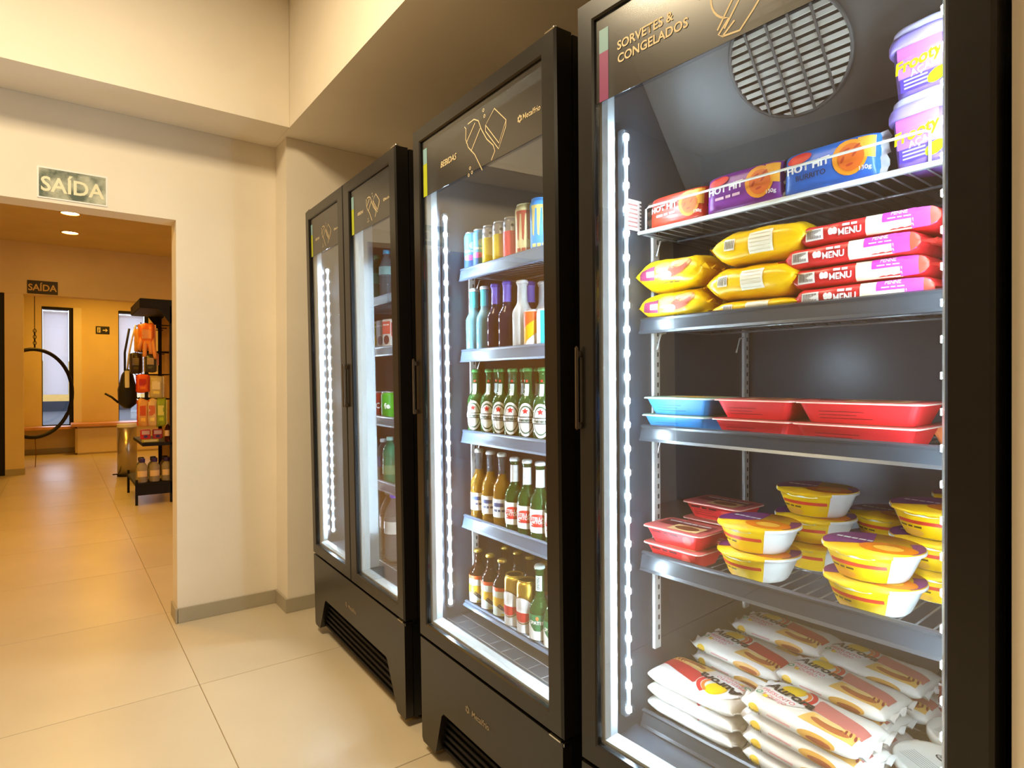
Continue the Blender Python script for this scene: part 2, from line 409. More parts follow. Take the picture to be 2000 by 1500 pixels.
def shelf(root, W, z, railm=None, rh=.037, top=None, wire=WIRED, guard=False, y0=.15, y1=.60, x0=.062, x1=None):
    x1 = x1 or W - .075; mb = MB(); zz = z - .004
    n = int((x1 - x0) / .026)
    for i in range(n + 1):
        x = x0 + (x1 - x0) * i / n; mb.tube([(x, y0 + .004, zz), (x, y1, zz)], .0017, wire, 5)
    for y in (y0 + .006, (y0 + y1) / 2, y1): mb.tube([(x0 - .004, y, zz - .004), (x1 + .004, y, zz - .004)], .003, wire, 6)
    mb.tube([(x0 - .004, y0 + .006, zz - .004), (x0 - .004, y1, zz - .004)], .003, wire, 6); mb.tube([(x1 + .004, y0 + .006, zz - .004), (x1 + .004, y1, zz - .004)], .003, wire, 6)
    s = mb.build('shelf', root)
    if railm:
        t = top if top is not None else z + .016; b = t - rh
        pr = [(y0 - .004, t), (y0 - .009, t - .003), (y0 - .006, t - .008), (y0 - .012, b + .006), (y0 - .016, b), (y0 - .006, b - .001), (y0 + .001, b + .002), (y0 + .001, t)]
        MB().loft([[(x, a, c) for a, c in pr] for x in (x0, x1)], railm).build('price_rail', s)
    if guard:
        g = MB(); g.tube([(x0 + .012, y0, zz), (x0 + .012, y0, z + .046), (x0 + .02, y0, z + .05), (x1 - .02 - .03, y0, z + .05), (x1 - .042, y0, z + .046), (x1 - .042, y0, zz)], .0025, WIRE, 6)
        g.tube([(x0 - .01, y0 - .001, zz - .002), (x1 + .02, y0 - .001, zz - .002)], .0045, WIRE, 6); g.build('guard_wire', s)
    for x, sg in ((.056, 1), (W - .056, -1)):
        for yy in (.21, .56):
            MB().tube([(x, yy, zz - .05), (x + sg * .004, yy + .012, zz - .012), (x + sg * .004, yy + .03, zz - .008)], .0028, WIRE, 6).build('bracket', s)
    return s
def cabinet(name, M, W, label, vent, group):
    root = empty(name, M); tag(root, label, 'fridge', group)
    t = .044; mb = MB(); y0, y1 = .056, DEP
    mb.box((0, y0, ZD), (t, y1, ZT - .004), BLACK); mb.box((W - t, y0, ZD), (W, y1, ZT - .004), BLACK)
    mb.box((t, y0, ZT - .048), (W - t, y1, ZT - .004), BLACK); mb.box((t, y0, ZD), (W - t, y1, ZD + .044), BLACK); mb.box((t, y1 - .05, ZD + .044), (W - t, y1, ZT - .048), BLACK)
    mb.box((.004, .035, .03), (W - .004, y1, ZD - .002), BLACKD)
    mb.build('body', root)
    li = MB(); e = .0015
    li.box((t, y0, ZD + .044), (t + .003, y1 - .05, ZT - .048), LINER); li.box((W - t - .003, y0, ZD + .044), (W - t, y1 - .05, ZT - .048), LINER)
    li.box((t, y1 - .053, ZD + .044), (W - t, y1 - .05, ZT - .048), LINER); li.box((t, y0, ZT - .051), (W - t, y1 - .05, ZT - .048), LINER); li.box((t, y0, ZD + .044), (W - t, y1 - .05, ZD + .047), LINER)
    li.build('liner', root)
    # base panel with a trapezoid vent cut out of its foot
    (a, zt), (b, zb) = vent
    zl, zh = .028, .383; r = .012
    def P(x, z): return (x, z)
    poly = [(0.004, zl + .012), (.012, zl), (b - .01, zl), (b, zl + .006), (a - .002, zt - .012), (a + .010, zt), (W - a - .010, zt), (W - a + .002, zt - .012), (W - b, zl + .006), (W - b + .01, zl), (W - .012, zl), (W - .004, zl + .012), (W - .002, zh), (.002, zh)]
    bp = MB(); n = len(poly)
    def quads(y0, y1):
        vs = [(x, y0, z) for x, z in poly] + [(x, y1, z) for x, z in poly]
        fs = [(i, (i + 1) % n, (i + 1) % n + n, i + n) for i in range(n)]
        cut = [(0, 1, 2, 3, 4, 5, 13), (5, 6, 12, 13), (6, 7, 8, 9, 10, 11, 12)]
        return vs, fs + [tuple(reversed(c)) for c in cut] + [tuple(i + n for i in c) for c in cut]
    vs, fs = quads(.002, .032); bp.add(vs, fs, BLACK)
    bpo = bp.build('base_panel', root)
    MB().box((b - .005, .075, .02), (W - b + .005, .08, zt + .01), BLACKD).build('vent_recess', root)
    ns = 6
    for k in range(ns):
        z = zl + .014 + (zt - zl - .012) * k / ns; f = (z - zl) / (zt - zl); xa = b + (a - b) * f
        mtx = Matrix.Translation((W / 2, .035, z)) @ Matrix.Rotation(-.5, 4, 'X')
        MB().box((-(W / 2 - xa) + .001, -.012, -.0035), (W / 2 - xa - .001, .012, .0035), BLKMET, 0, mtx).build('slat', root)
    lg = Print(front_map(.002)); snowflake(lg, W * .5 - .068, .268, .013, ink(150, 134, 108)); lg.text('Metalfrio', W * .5 + .004, .268, .026, ink(150, 134, 108), shear=.15); lg.build('lettering', bpo)
    for x in (.06, W - .06):
        for y in (.09, DEP - .06): MB().lathe([(.02, 0), (.02, .006), (.012, .008), (.012, .034)], BLKMET, 12, c=(x, y)).build('foot', root)
    return root
def hinges(root, W, xs):
    for x in xs:
        h = MB(); h.box((x - .028, .004, ZT), (x + .012, .03, ZT + .004), CHROME, .001); h.lathe([(.007, ZT + .004), (.007, ZT + .009), (.004, ZT + .012)], CHROME, 10, c=(x, .016)); h.build('hinge', root)
        h = MB(); h.box((x - .032, -.004, ZD - .006), (x + .012, .02, ZD - .002), CHROME, .001); h.box((x - .004, .004, ZD - .018), (x + .016, .05, ZD - .008), CHROME, .001); h.build('hinge', root)

def tabs(d, x, c1, c2):
    p = Print(front_map(.0084)); p.rect(x, 1.962, x + .026, 2.012, c1); p.rect(x, 1.857, x + .026, 1.962, c2); p.build('colour_tab', d)
SKYB = ink(128, 168, 176); LIME = ink(176, 186, 30); PLUM = ink(140, 60, 108)
def drinks_art(scale):
    def f(d, x0, x1):
        tabs(d, x0 + .012, SKYB, LIME)
        p = Print(front_map(.0084)); wd = x1 - x0; k = scale
        ox = x0 + .13 * k
        p.text('BEBIDAS', ox + .05 * k, 1.929, .026 * k, PCREAM, shear=.25, bold=.008); p.build('lettering', d)
        q = Print(front_map(.0084)); ox = x0 + .285 * k; lw = .0029
        def S(pts): return [(ox + a * k, 1.92 + b * k) for a, b in pts]
        q.line(S([(-.008, .078), (0, .07), (-.002, .04), (.012, .012), (.046, -.018), (.085, -.074)]), lw, PCREAM)
        q.line(S([(.012, .080), (.045, .082), (.068, .07), (.084, .04), (.110, .005), (.142, -.022), (.150, -.040), (.132, -.060)]), lw, PCREAM)
        q.line(S([(.0, .028), (.05, .070)]), lw, PCREAM); q.line(S([(.026, -.004), (.078, .046)]), lw, PCREAM)
        q.line(S([(.15, .075), (.205, .025), (.17, -.025), (.105, .045)]), lw, PCREAM, closed=True); q.line(S([(.205, .025), (.203, .008), (.168, -.04), (.105, .028), (.105, .045)]), lw, PCREAM)
        for a, b in ((.02, -.05), (.03, -.065), (.012, -.068), (.1, .072), (.095, .09)): q.ell(ox + a * k, 1.92 + b * k, .005 * k, .005 * k, PCREAM, r0=.6, n=8, k=1)
        q.build('line_art', d)
        r = Print(front_map(.0084)); snowflake(r, x0 + wd * .85, 1.926, .011 * k, PCREAM); r.text('Metalfrio', x0 + wd * .85 + .050 * k, 1.926, .0205 * k, PCREAM, shear=.15, bold=.004); r.build('lettering', d)
    return f
def freezer_art(d, x0, x1):
    tabs(d, x0 + .012, SKYB, PLUM)
    p = Print(front_map(.0084)); p.text('SORVETES &', x0 + .135, 1.958, .026, PCREAM, bold=.02); p.text('CONGELADOS', x0 + .152, 1.930, .026, PCREAM, bold=.02); p.build('lettering', d)
    q = Print(front_map(.0084)); lw = .0036; ox, oz = x0 + .285, 1.94
    def S(pts): return [(ox + a, oz + b) for a, b in pts]
    arc = [(.055 + .052 * math.cos(t), .005 + .05 * math.sin(t)) for t in [PI * (.55 + .85 * i / 14) for i in range(15)]]
    q.line(S(arc + [(.018, -.064), (.026, -.07), (.05, -.052)]), lw, PCREAM)
    q.line(S([(.016, -.055), (.098, .06), (.135, .095)]), lw, PCREAM); q.line(S([(.03, -.058), (.115, .055), (.14, .085)]), lw, PCREAM)
    q.line(S([(.035, .03), (.04, .07), (.06, .09)]), lw, PCREAM); q.line(S([(.052, .038), (.055, .068), (.065, .09)]), lw, PCREAM)
    q.line(S([(.026, -.07), (.06, -.074), (.085, -.05), (.112, -.02)]), lw, PCREAM)
    q.line(S([(.112, -.02), (.108, .0), (.122, .03), (.124, .09)]), lw, PCREAM); q.line(S([(.112, -.02), (.128, -.014), (.142, .02), (.140, .09)]), lw, PCREAM)
    for cx, cz in ((-.02, .03), (.185, .04), (.215, -.01)):
        for a in range(3): t = a * PI / 3 + .3; q.line(S([(cx - .012 * math.cos(t), cz - .012 * math.sin(t)), (cx + .012 * math.cos(t), cz + .012 * math.sin(t))]), .0022, PCREAM)
    q.build('line_art', d)
    r = Print(front_map(.0084)); snowflake(r, x0 + .525, 1.94, .014, PCREAM); r.text('Metalfrio', x0 + .59, 1.94, .026, PCREAM, shear=.15); r.build('lettering', d)

GRP = 'glass door display coolers in a row'
# --- single door freezer
f1 = cabinet('display_freezer', M1, W1, 'tall black glass door freezer with frozen food, nearest in the row of coolers', ((.145, .185), (.1, .03)), GRP)
door(f1, 0, W1, GLW, GRW, freezer_art, -1, W1); hinges(f1, W1, [W1 - .016])
led_strip(f1, .062, 1); led_strip(f1, W1 - .062, -1)
for x, s in ((.051, 1), (W1 - .051, -1)):
    for y in (.212, .615): upright(f1, x, y, s)
F1S = [(1.600, None, None, True), (1.377, RAILD, 1.395, False), (1.128, RAILD, 1.147, False), (.832, RAILD, .851, False), (.455, RAILD, .479, False)]
for z, rm, tp, gd in F1S: shelf(f1, W1, z, rm, .037 if z != .832 else .043, tp, WIRED, gd, y1=.43 if z > 1.3 else .60)
# evaporator cover: sloping panel with a round louvred fan outlet
ev = MB(); pa, pb = (.105, 2.036), (.445, 1.595)
dv = Vector((0, pb[0] - pa[0], pb[1] - pa[1])).normalized(); nv = Vector((0, dv.z, -dv.y)).normalized()
if nv.y > 0: nv = -nv
LP = math.hypot(pb[0] - pa[0], pb[1] - pa[1])
EM = Matrix(((1, 0, 0, W1 / 2), (0, dv.y, nv.y, pa[0]), (0, dv.z, nv.z, pa[1]), (0, 0, 0, 1)))   # panel frame: x across, y down the slope, z out of the panel
RF = .118; CYF = .178
COVER = mat('evaporator_cover', (70, 66, 62), .45, var=.06, scale=10)
hwd = W1 / 2 - .049
pts_o = []; pts_i = []; N = 48
for i in range(N):
    a = 2 * PI * i / N; ca, sa = math.cos(a), math.sin(a)
    k = min(hwd / abs(ca) if abs(ca) > 1e-6 else 9e9, ((LP - CYF) if sa > 0 else CYF) / abs(sa) if abs(sa) > 1e-6 else 9e9)
    pts_o.append(EM @ Vector((ca * k, CYF + sa * k, 0))); pts_i.append(EM @ Vector((ca * RF, CYF + sa * RF, 0)))
ev.add([*pts_o, *pts_i], [(i, (i + 1) % N, N + (i + 1) % N, N + i) for i in range(N)], COVER)
ev.add([*pts_i, *[p + nv * -.03 for p in pts_i]], [(i, (i + 1) % N, N + (i + 1) % N, N + i) for i in range(N)], BLACKD)
dz = Vector((0, 0, -.20)); a_, b_ = EM @ Vector((-hwd, LP, 0)), EM @ Vector((hwd, LP, 0))
ev.add([a_, b_, b_ + dz, a_ + dz, a_ + dz + Vector((0, .2, 0)), b_ + dz + Vector((0, .2, 0))], [(0, 1, 2, 3), (3, 2, 5, 4)], COVER)
evo = ev.build('evaporator_cover', f1)
disc = MB(); disc.add([p + nv * -.03 for p in pts_i], [tuple(range(N))], BLACKD); disc.build('fan_recess', evo)
GRIL = mat('fan_grille_plastic', (196, 190, 176), .4, spec=.5)
ns = 15
for k in range(ns):
    yy = CYF - RF + 2 * RF * (k + .5) / ns; hx = math.sqrt(max(0, RF * RF - (yy - CYF) ** 2)) - .001
    if hx < .012: continue
    MB().box((-hx, -.0045, -.002), (hx, .0045, .002), GRIL, 0, EM @ Matrix.Translation((0, yy, .002)) @ Matrix.Rotation(.45, 4, 'X')).build('slat', evo)
rb = MB()
for x in (-.066, -.022, .022, .066):
    hy = math.sqrt(RF * RF - x * x); rb.box((x - .0022, CYF - hy, .004), (x + .0022, CYF + hy, .008), COVER, 0, EM)
rb.tube([EM @ Vector((RF * math.cos(t), CYF + RF * math.sin(t), .003)) for t in [2 * PI * i / 40 for i in range(40)]], .004, COVER, 6, True); rb.build('grille_rib', evo)
st = Print(lambda y, z, o: (.0475 + o, y, z)); st.rect(.112, 1.60, .165, 1.672, ink(226, 214, 205)); 
for k in range(6): st.rect(.117, 1.608 + k * .010, .150, 1.611 + k * .010, ink(200, 120, 110), 2, 1, 1)
for k in range(8): st.rect(.158, 1.603 + k * .0085, .165, 1.607 + k * .0085, ink(30, 30, 30), 2, 1, 1)
st.build('data_sticker', f1)

# --- single door drinks cooler
f2 = cabinet('display_fridge', M2, W2, 'tall black single door drinks cooler with beer bottles, middle of the row', ((.146, .185), (.1, .03)), GRP)
door(f2, 0, W2, GLW, GRW, drinks_art(1.0), -1, W2); hinges(f2, W2, [W2 - .016])
led_strip(f2, .062, 1); led_strip(f2, W2 - .062, -1)
for x, s in ((.051, 1), (W2 - .051, -1)):
    for y in (.195, .615): upright(f2, x, y, s)
F2S = [1.618, 1.343, 1.068, .776, .487]
for z, tp in zip(F2S, (1.634, 1.358, 1.083, .791, None)): shelf(f2, W2, z, RAILL, .043 if tp else .016, tp or .494, WIRED)
bk = MB()
for k in range(9): bk.tube([(.12 + k * .065, .075, .447), (.12 + k * .065, .13, .447)], .0013, WIRED, 5)
for y in (.075, .13): bk.tube([(.06, y, .447), (W2 - .06, y, .447)], .0013, WIRED, 5)
bk.build('drain_grate', f2)
# --- double door cooler
MULL = mat('mullion_steel', (206, 214, 216), .34, metal=.85)
_b = MULL.node_tree.nodes['Principled BSDF']; _b.inputs['Anisotropic'].default_value = .95; _b.inputs['Anisotropic Rotation'].default_value = 0
_t = MULL.node_tree.nodes.new('ShaderNodeTangent'); _t.direction_type = 'RADIAL'; _t.axis = 'Z'; MULL.node_tree.links.new(_t.outputs[0], _b.inputs['Tangent'])
f3 = cabinet('display_fridge', M3, W3, 'wide black double door drinks cooler, farthest in the row beside the wall nib', ((.164, .197), (.081, .03)), GRP)
door(f3, 0, W3 / 2 - .002, GLW, ML - .002, drinks_art(.62), 1, W3); door(f3, W3 / 2 + .002, W3, ML - .002, GRW, drinks_art(.62), -1, W3); hinges(f3, W3, [W3 - .016]); 
h = MB(); h.box((.004, .004, ZT), (.04, .03, ZT + .004), CHROME, .001); h.lathe([(.007, ZT + .004), (.007, ZT + .009), (.004, ZT + .012)], CHROME, 10, c=(.016, .016)); h.build('hinge', f3)
MB().box((W3 / 2 - .034, .058, ZD + .05), (W3 / 2 + .034, .118, ZT - .052), MULL, .003).build('mullion', f3)
led_strip(f3, .062, 1); led_strip(f3, W3 - .062, -1)
for x, s in ((.051, 1), (W3 - .051, -1)):
    for y in (.30, .615): upright(f3, x, y, s)
F3S = [1.605, 1.385, 1.080, .795, .445]
for z, tp in zip(F3S, (1.622, 1.401, 1.097, .811, None)): shelf(f3, W3, z, RAILD if tp else None, .043, tp, WIRED)

# ================================================================== PRODUCTS
def place(o, M, x, y, z, rz=0., rx=0.):
    o.matrix_world = M @ Matrix.Translation((x, y, z)) @ Matrix.Rotation(rz, 4, 'Z') @ Matrix.Rotation(rx, 4, 'X')
    return o
# ---------- flow-wrapped bags
class Bag:
    def __init__(s, L, hw, hh, e=2.6, seed=0, wr=.05, end=.35):
        s.L, s.hw, s.hh, s.e, s.seed, s.wr, s.end = L, hw, hh, e, seed, wr, end
        s.pz = hw >= hh
        N = 240; pts = [s.raw(0, 2 * PI * i / N) for i in range(N + 1)]; s.arc = [0.]
        for i in range(N): s.arc.append(s.arc[-1] + (pts[i + 1] - pts[i]).length)
        s.N = N
    def raw(s, x, th):
        t = min(1., abs(2 * x / s.L)); f = max(.03, 1 - max(0., (t - (1 - s.end)) / s.end) ** 2.2) ** .6; g = 1 - .10 * t ** 4
        c, n = math.cos(th), math.sin(th); q = 2 / s.e
        y = math.copysign(abs(c) ** q, c); z = math.copysign(abs(n) ** q, n)
        k = 1 + s.wr * noise.noise(Vector((x * 22 + s.seed, y * 1.7, z * 1.7 + s.seed * .37))) * (.35 + t)
        if s.pz: return Vector((x, s.hw * g * y * (1 + .3 * (k - 1)), s.hh * f * z * k + s.hh))
        return Vector((x, s.hw * f * y * k, s.hh * g * z * (1 + .3 * (k - 1)) + s.hh))
    def th(s, q, ref):
        i0 = ref / (2 * PI) * s.N; tot = s.arc[-1]
        a0 = s.arc[int(i0)]; a = (a0 - q) % tot
        import bisect
        i = max(1, min(s.N, bisect.bisect_left(s.arc, a))); f = (a - s.arc[i - 1]) / max(1e-9, s.arc[i] - s.arc[i - 1])
        return 2 * PI * (i - 1 + f) / s.N
    def surf(s, ref):
        def fn(x, q, o):
            t = s.th(q, ref); p = s.raw(x, t); a = s.raw(x + 1e-3, t) - s.raw(x - 1e-3, t); b = s.raw(x, t + .01) - s.raw(x, t - .01)
            n = b.cross(a)
            if n.length < 1e-12: n = Vector((0, -1, 0))
            n.normalize(); ctr = Vector((x, 0, s.hh))
            if n.dot(p - ctr) < 0: n = -n
            return tuple(p + n * (o + .0006))
        return fn
    def body(s, name, m, sealm, nx=30, nt=28, fin=.014):
        mb = MB(); loops = []
        for i in range(nx + 1):
            x = -s.L / 2 + s.L * i / nx; loops.append([tuple(s.raw(x, 2 * PI * j / nt)) for j in range(nt)])
        mb.loft(loops, m, True); o = mb.build(name)
        for sg in (-1, 1):
            f = MB(); n = 10; hs = (s.hw if s.pz else s.hh) * .9; vs = []; x0 = sg * (s.L / 2 - .004)
            for side in (-1, 1):
                for j in range(n + 1):
                    q = -hs + 2 * hs * j / n
                    for k in range(3):
                        x = x0 + sg * (fin * k / 2 + (.0022 if (j % 2 and k == 2) else 0)); wv = .0035 * k * math.sin(j * 1.9 + s.seed) + side * .0008
                        vs.append((x, q, s.hh + wv) if s.pz else (x, wv, s.hh + q))
            fs = []
            for sd in range(2):
                b = sd * (n + 1) * 3
                for j in range(n):
                    for k in range(2): fs.append((b + j * 3 + k, b + j * 3 + k + 1, b + (j + 1) * 3 + k + 1, b + (j + 1) * 3 + k))
            f.add(vs, fs, sealm, True); f.build('end_seal', o)
        return o
FRONT, TOP = PI, PI / 2

def burrito(col, dark, word2, seed):
    B = Bag(.150, .016, .036, 3.0, seed, .05, .3)
    o = B.body('burrito_pack', foil(*col), foil(*dark)); fn = B.surf(FRONT); p = Print(fn)
    L = .15
    p.ell(.035, .001, .026, .030, ink(232, 150, 40), 1, rot=.3); p.ell(.037, .0, .020, .023, ink(214, 104, 36), 2, rot=.3)
    for a, b, q_ in ((.030, .012, .4), (.043, .004, .9), (.036, -.012, .2), (.046, .015, .6), (.025, -.002, 1.2)): p.ell(a, b, .006, .0022, ink(176, 60, 30), 3, rot=q_, n=8, k=1)
    p.quad([(.055, -.005), (.070, -.008), (.070, .030), (.045, .030)], ink(240, 170, 60), 1)
    p.ell(-.045, .020, .020, .009, ink(214, 50, 40), 2, rot=.1); p.text('HOT HIT', -.030, .004, .0175, WHITE, 3, rot=.06, bold=.04)
    (p.text(word2, -.025, -.013, .012, ink(40, 40, 60), 3, rot=.04) if col[2] > 150 and col[0] < 100 else p.bars(-.025, -.013, .05, .005, ink(225, 190, 200), 3, rot=.04))
    p.text('130g', .058, -.022, .009, WHITE, 3); p.build('print', o)
    return o
zt = 1.602
for key, col, dk, w2, x, hgt, lab in (
    ('br', (214, 62, 38), (60, 40, 30), 'PIZZA', .145, 0, 'orange red burrito pack beside the light strip on the top wire rack'),
    ('bp', (128, 52, 142), (50, 40, 44), 'BURRITO', .305, 0, 'purple burrito pack standing on the top wire rack'),
    ('bb', (46, 108, 200), (180, 180, 182), 'BURRITO', .475, 0, 'blue burrito pack standing beside the purple tubs')):
    o = burrito(col, dk, w2, len(key) + x * 30); s = 1.0 if x < .2 else 1.12
    place(o, M1, x, .176, zt, 0, -.10); o.scale = (s, s, s); tag(o, lab, 'snack pack', 'burrito packs on the top rack')
def acai_tub():
    mb = MB(); L = .112
    def sec(k, z): return rrect(L * k, L * k, L * k * .34, z, 6)
    mb.loft([sec(.80, 0), sec(.84, .004), sec(.95, .082)], ink(136, 108, 200), True)
    o = mb.build('dessert_tub')
    ld = MB(); LIDM = mat('clear_lilac_lid', (196, 190, 220), .25, spec=.6)
    ld.loft([sec(1.03, .080), sec(1.06, .083), sec(1.06, .094), sec(1.02, .100)], ink(160, 142, 226), True)
    ld.loft([sec(.97, .099), sec(.95, .112), sec(.90, .115)], LIDM, True); ld.build('lid', o)
    def fn(x, z, off):
        hy = L * (.84 + .11 * (z - .004) / .078) / 2
        return (x, -hy - .0005 - off, z)
    p = Print(fn); p.rect(-.03, .008, .033, .03, ink(88, 66, 176)); p.quad([(-.033, .03), (.034, .03), (.034, .078), (-.033, .078)], ink(176, 120, 200), 1); p.quad([(-.033, .06), (.034, .066), (.034, .079), (-.033, .079)], ink(220, 110, 190), 2)
    p.text('Frooty', .0, .053, .026, ink(250, 230, 10), 4, rot=.14, shear=.25, bold=.03); p.text('AÇAÍ', .004, .036, .015, WHITE, 4, rot=.12, bold=.02)
    for k in range(3): p.rect(-.024, .012 + k * .006, .012, .0145 + k * .006, ink(200, 190, 240), 3, 1, 1)
    p.ell(.026, .018, .016, .010, ink(190, 214, 20), 3, rot=.4); p.build('print', o)
    return o
for k, lab in ((0, 'lower purple dessert tub on the top wire rack, under another tub'), (1, 'upper purple dessert tub stacked on another tub on the top rack')):
    o = inst('tub', acai_tub); place(o, M1, .632, .205, 1.602 + k * .1155, -.22 + .06 * k); tag(o, lab, 'tub', 'purple dessert tubs')
def bread_bag(kind, seed):
    B = Bag(.180, .068, .037, 2.4, seed, .20, .42)
    o = B.body('snack_bag', foil(240, 190, 8), foil(226, 170, 10)); p = Print(B.surf(FRONT))
    if kind == 'front':
        p.quad([(-.075, -.012), (-.03, -.014), (-.03, .018), (-.07, .012)], ink(120, 40, 70), 1); p.rect(-.052, -.006, -.03, .006, ink(240, 230, 225), 2)
        p.rect(-.05, -.004, -.032, -.001, ink(150, 70, 110), 3, 1, 1)
        p.ell(-.008, .012, .02, .014, ink(250, 222, 60), 2); p.ell(.030, .010, .034, .020, ink(206, 120, 40), 1, rot=.35); p.ell(.028, .003, .030, .012, ink(168, 70, 40), 2, rot=.3); p.ell(.036, .018, .022, .010, ink(232, 170, 90), 2, rot=.35)
        p.ell(.004, -.006, .014, .008, WHITE, 3); p.bars(.01, -.024, .05, .003, ink(110, 80, 10), 2)
    else:
        p.rect(-.062, -.008, -.040, .016, ink(232, 226, 205), 1)
        for k in range(6): p.rect(-.060 + k * .0033, -.005, -.0585 + k * .0033, .012, ink(90, 80, 40), 2, 1, 2)
        p.rect(-.012, -.022, .034, .022, ink(240, 232, 206), 1)
        for k in range(5): p.rect(-.009, -.017 + k * .008, .030, -.0155 + k * .008, ink(214, 200, 160), 2, 2, 1)
    p.build('print', o); return o
sy = 1.381
for kind, x, y, z, sc_, lab in (
    ('front', .142, .212, sy, (1, 1, .98), 'lower yellow food bag beside the light strip, sandwich picture in front'),
    ('front', .138, .205, sy + .073, (1, 1, 1.0), 'upper yellow food bag beside the light strip, sandwich picture in front'),
    ('back', .335, .215, sy, (1.02, 1, .45), 'flattest yellow food bag, lowest of the middle stack'),
    ('back', .330, .210, sy + .034, (1.06, 1, .95), 'yellow food bag with white panel, second of the middle stack'),
    ('back', .345, .210, sy + .104, (1.08, 1, 1.0), 'yellow food bag with white panel, topmost of the middle stack')):
    o = bread_bag(kind, x * 50 + z * 31); place(o, M1, x, y, z, random.uniform(-.04, .04)); o.scale = sc_; tag(o, lab, 'food bag', 'yellow food bags on the second shelf')
def menu_pack(seed):
    B = Bag(.225, .075, .0195, 5.0, seed, .07, .16)
    o = B.body('pasta_pack', foil(214, 42, 46), foil(214, 70, 60), fin=.02); p = Print(B.surf(FRONT))
    p.rect(-.098, -.010, -.066, .010, WHITE, 1); 
    for k in range(10): p.rect(-.095 + k * .0026, -.007, -.0938 + k * .0026, .008, ink(40, 30, 30), 2, 1, 1)
    for a in (-.046, -.053): p.ell(a, .001, .0045, .006, WHITE, 2, n=10, k=1)
    p.bars(-.021, .0085, .024, .004, WHITE, 2, (.5, .4)); p.text('MENU', -.021, -.003, .014, WHITE, 2, bold=.03)
    p.rect(.004, -.0175, .075, .0175, ink(244, 226, 196), 1); p.rect(.030, .000, .078, .0178, ink(196, 60, 176), 2); p.text('PENNE', .055, .0125, .008, WHITE, 3); p.bars(.055, .0045, .034, .0025, WHITE, 3)
    p.quad([(.072, -.017), (.106, -.015), (.106, .015), (.072, .017)], ink(196, 60, 176), 1); p.quad([(.098, -.015), (.112, -.012), (.112, .012), (.098, .015)], ink(220, 60, 40), 2)
    p.build('print', o); return o
for k, lab in enumerate(('red and magenta pasta pack, lowest of four on the second shelf', 'red and magenta pasta pack, second from the bottom of four', 'red and magenta pasta pack, third from the bottom of four', 'red and magenta pasta pack, topmost of four')):
    o = inst('menu', lambda: menu_pack(3.3)); place(o, M1, .527 + (.006, -.004, -.012, .010)[k], .222 + .006 * (k % 2), sy + k * .0385, (.0, .01, -.015, .035)[k]); tag(o, lab, 'pasta pack', 'red pasta packs on the second shelf')
# ---------- tray meals
def tray(L, W, h, side, top, kind):
    mb = MB(); r = .012
    mb.loft([rrect(L - .040, W - .036, r, 0), rrect(L - .012, W - .010, r, h - .003)], side, False)
    mb.loft([rrect(L - .012, W - .010, r, h - .003), rrect(L, W, r, h - .0032), rrect(L, W, r, h - .001)], ink(238, 200, 180) if kind != 'blue' else ink(206, 220, 220), False)
    o = mb.build('meal_tray')
    f = MB(); f.loft([rrect(L - .002, W - .002, r, h - .001), rrect(L - .002, W - .002, r, h + .0005)], top)
    f.build('film_lid', o)
    def fn(x, z, off):
        hy = (W - .036 + .026 * z / (h - .003)) / 2
        return (x, -hy - off - .0003, z)
    p = Print(fn); dk = ink(90, 20, 30) if kind != 'blue' else ink(30, 50, 110)
    for k in range(3): p.rect(-L * .30, .009 + k * .006, -L * .30 + L * (.42, .30, .36)[k], .0100 + k * .006, dk, 2, 1, 1)
    if kind == 'open': p.ell(L * .24, h * .5, .011, .011, ink(230, 90, 80), 2); p.bars(-L * .12, h * .72, .07, .005, dk, 2)
    p.build('print', o)
    q = Print(top_map(h + .0005)); q.rect(-L * .42, -W * .1, L * .42, W * .3, ink(120, 40, 44) if kind != 'blue' else ink(200, 190, 120), 1)
    q.rect(-L * .12, -W * .38, L * .36, W * .05, ink(206, 166, 110), 2); q.ell(L * .12, -W * .16, L * .19, W * .15, ink(120, 60, 34) if kind != 'blue' else ink(226, 160, 40), 3)
    q.bars(0, W * .2, L * .7, .007, ink(214, 200, 190), 3, (.3, .2, .12, .3)); q.build('lid_print', o)
    return o
BLUE_S, RED_S = ink(58, 140, 206), ink(222, 42, 48)
BLUE_T, RED_T = ink(140, 170, 150), ink(186, 84, 80)
z3 = 1.131
for key, L, x, sd, tp, kd, nm in (('tb', .178, .142, BLUE_S, BLUE_T, 'blue', 'blue meal tray by the light strip'), ('tr', .170, .325, RED_S, RED_T, 'red', 'red meal tray between the blue and the long trays'), ('tl', .212, .520, RED_S, RED_T, 'red', 'long red meal tray')):
    for k in range(2):
        o = inst(key, lambda: tray(L, .135, .039, sd, tp, kd)); place(o, M1, x + .006 * (k - .5), .222, z3 + k * .0405, (.0, .02)[k] * (-1 if key == 'tr' else 1))
        tag(o, ('lower ' if k == 0 else 'upper ') + nm + ' on the third shelf', 'meal tray', 'meal trays on the third shelf')
o = tray(.135, .11, .036, ink(206, 110, 60), RED_T, 'red'); place(o, M1, .640, .37, z3, PI / 2); tag(o, 'orange meal tray turned sideways beside the long red trays', 'meal tray')
z4 = .834
for k in range(2):
    o = inst('t4', lambda: tray(.158, .115, .038, RED_S, RED_T, 'open')); place(o, M1, .136, .207, z4 + k * .0395, -.02 + .03 * k); tag(o, ('lower', 'upper')[k] + ' red meal tray in front, beside the light strip', 'meal tray', 'red trays on the fourth shelf')
for k in range(3):
    o = inst('t4', None); place(o, M1, .148, .345, z4 + k * .0395, .03 - .03 * k); tag(o, ('bottom', 'middle', 'topmost')[k] + ' red meal tray of the rear stack on the bowl shelf', 'meal tray', 'red trays on the fourth shelf')
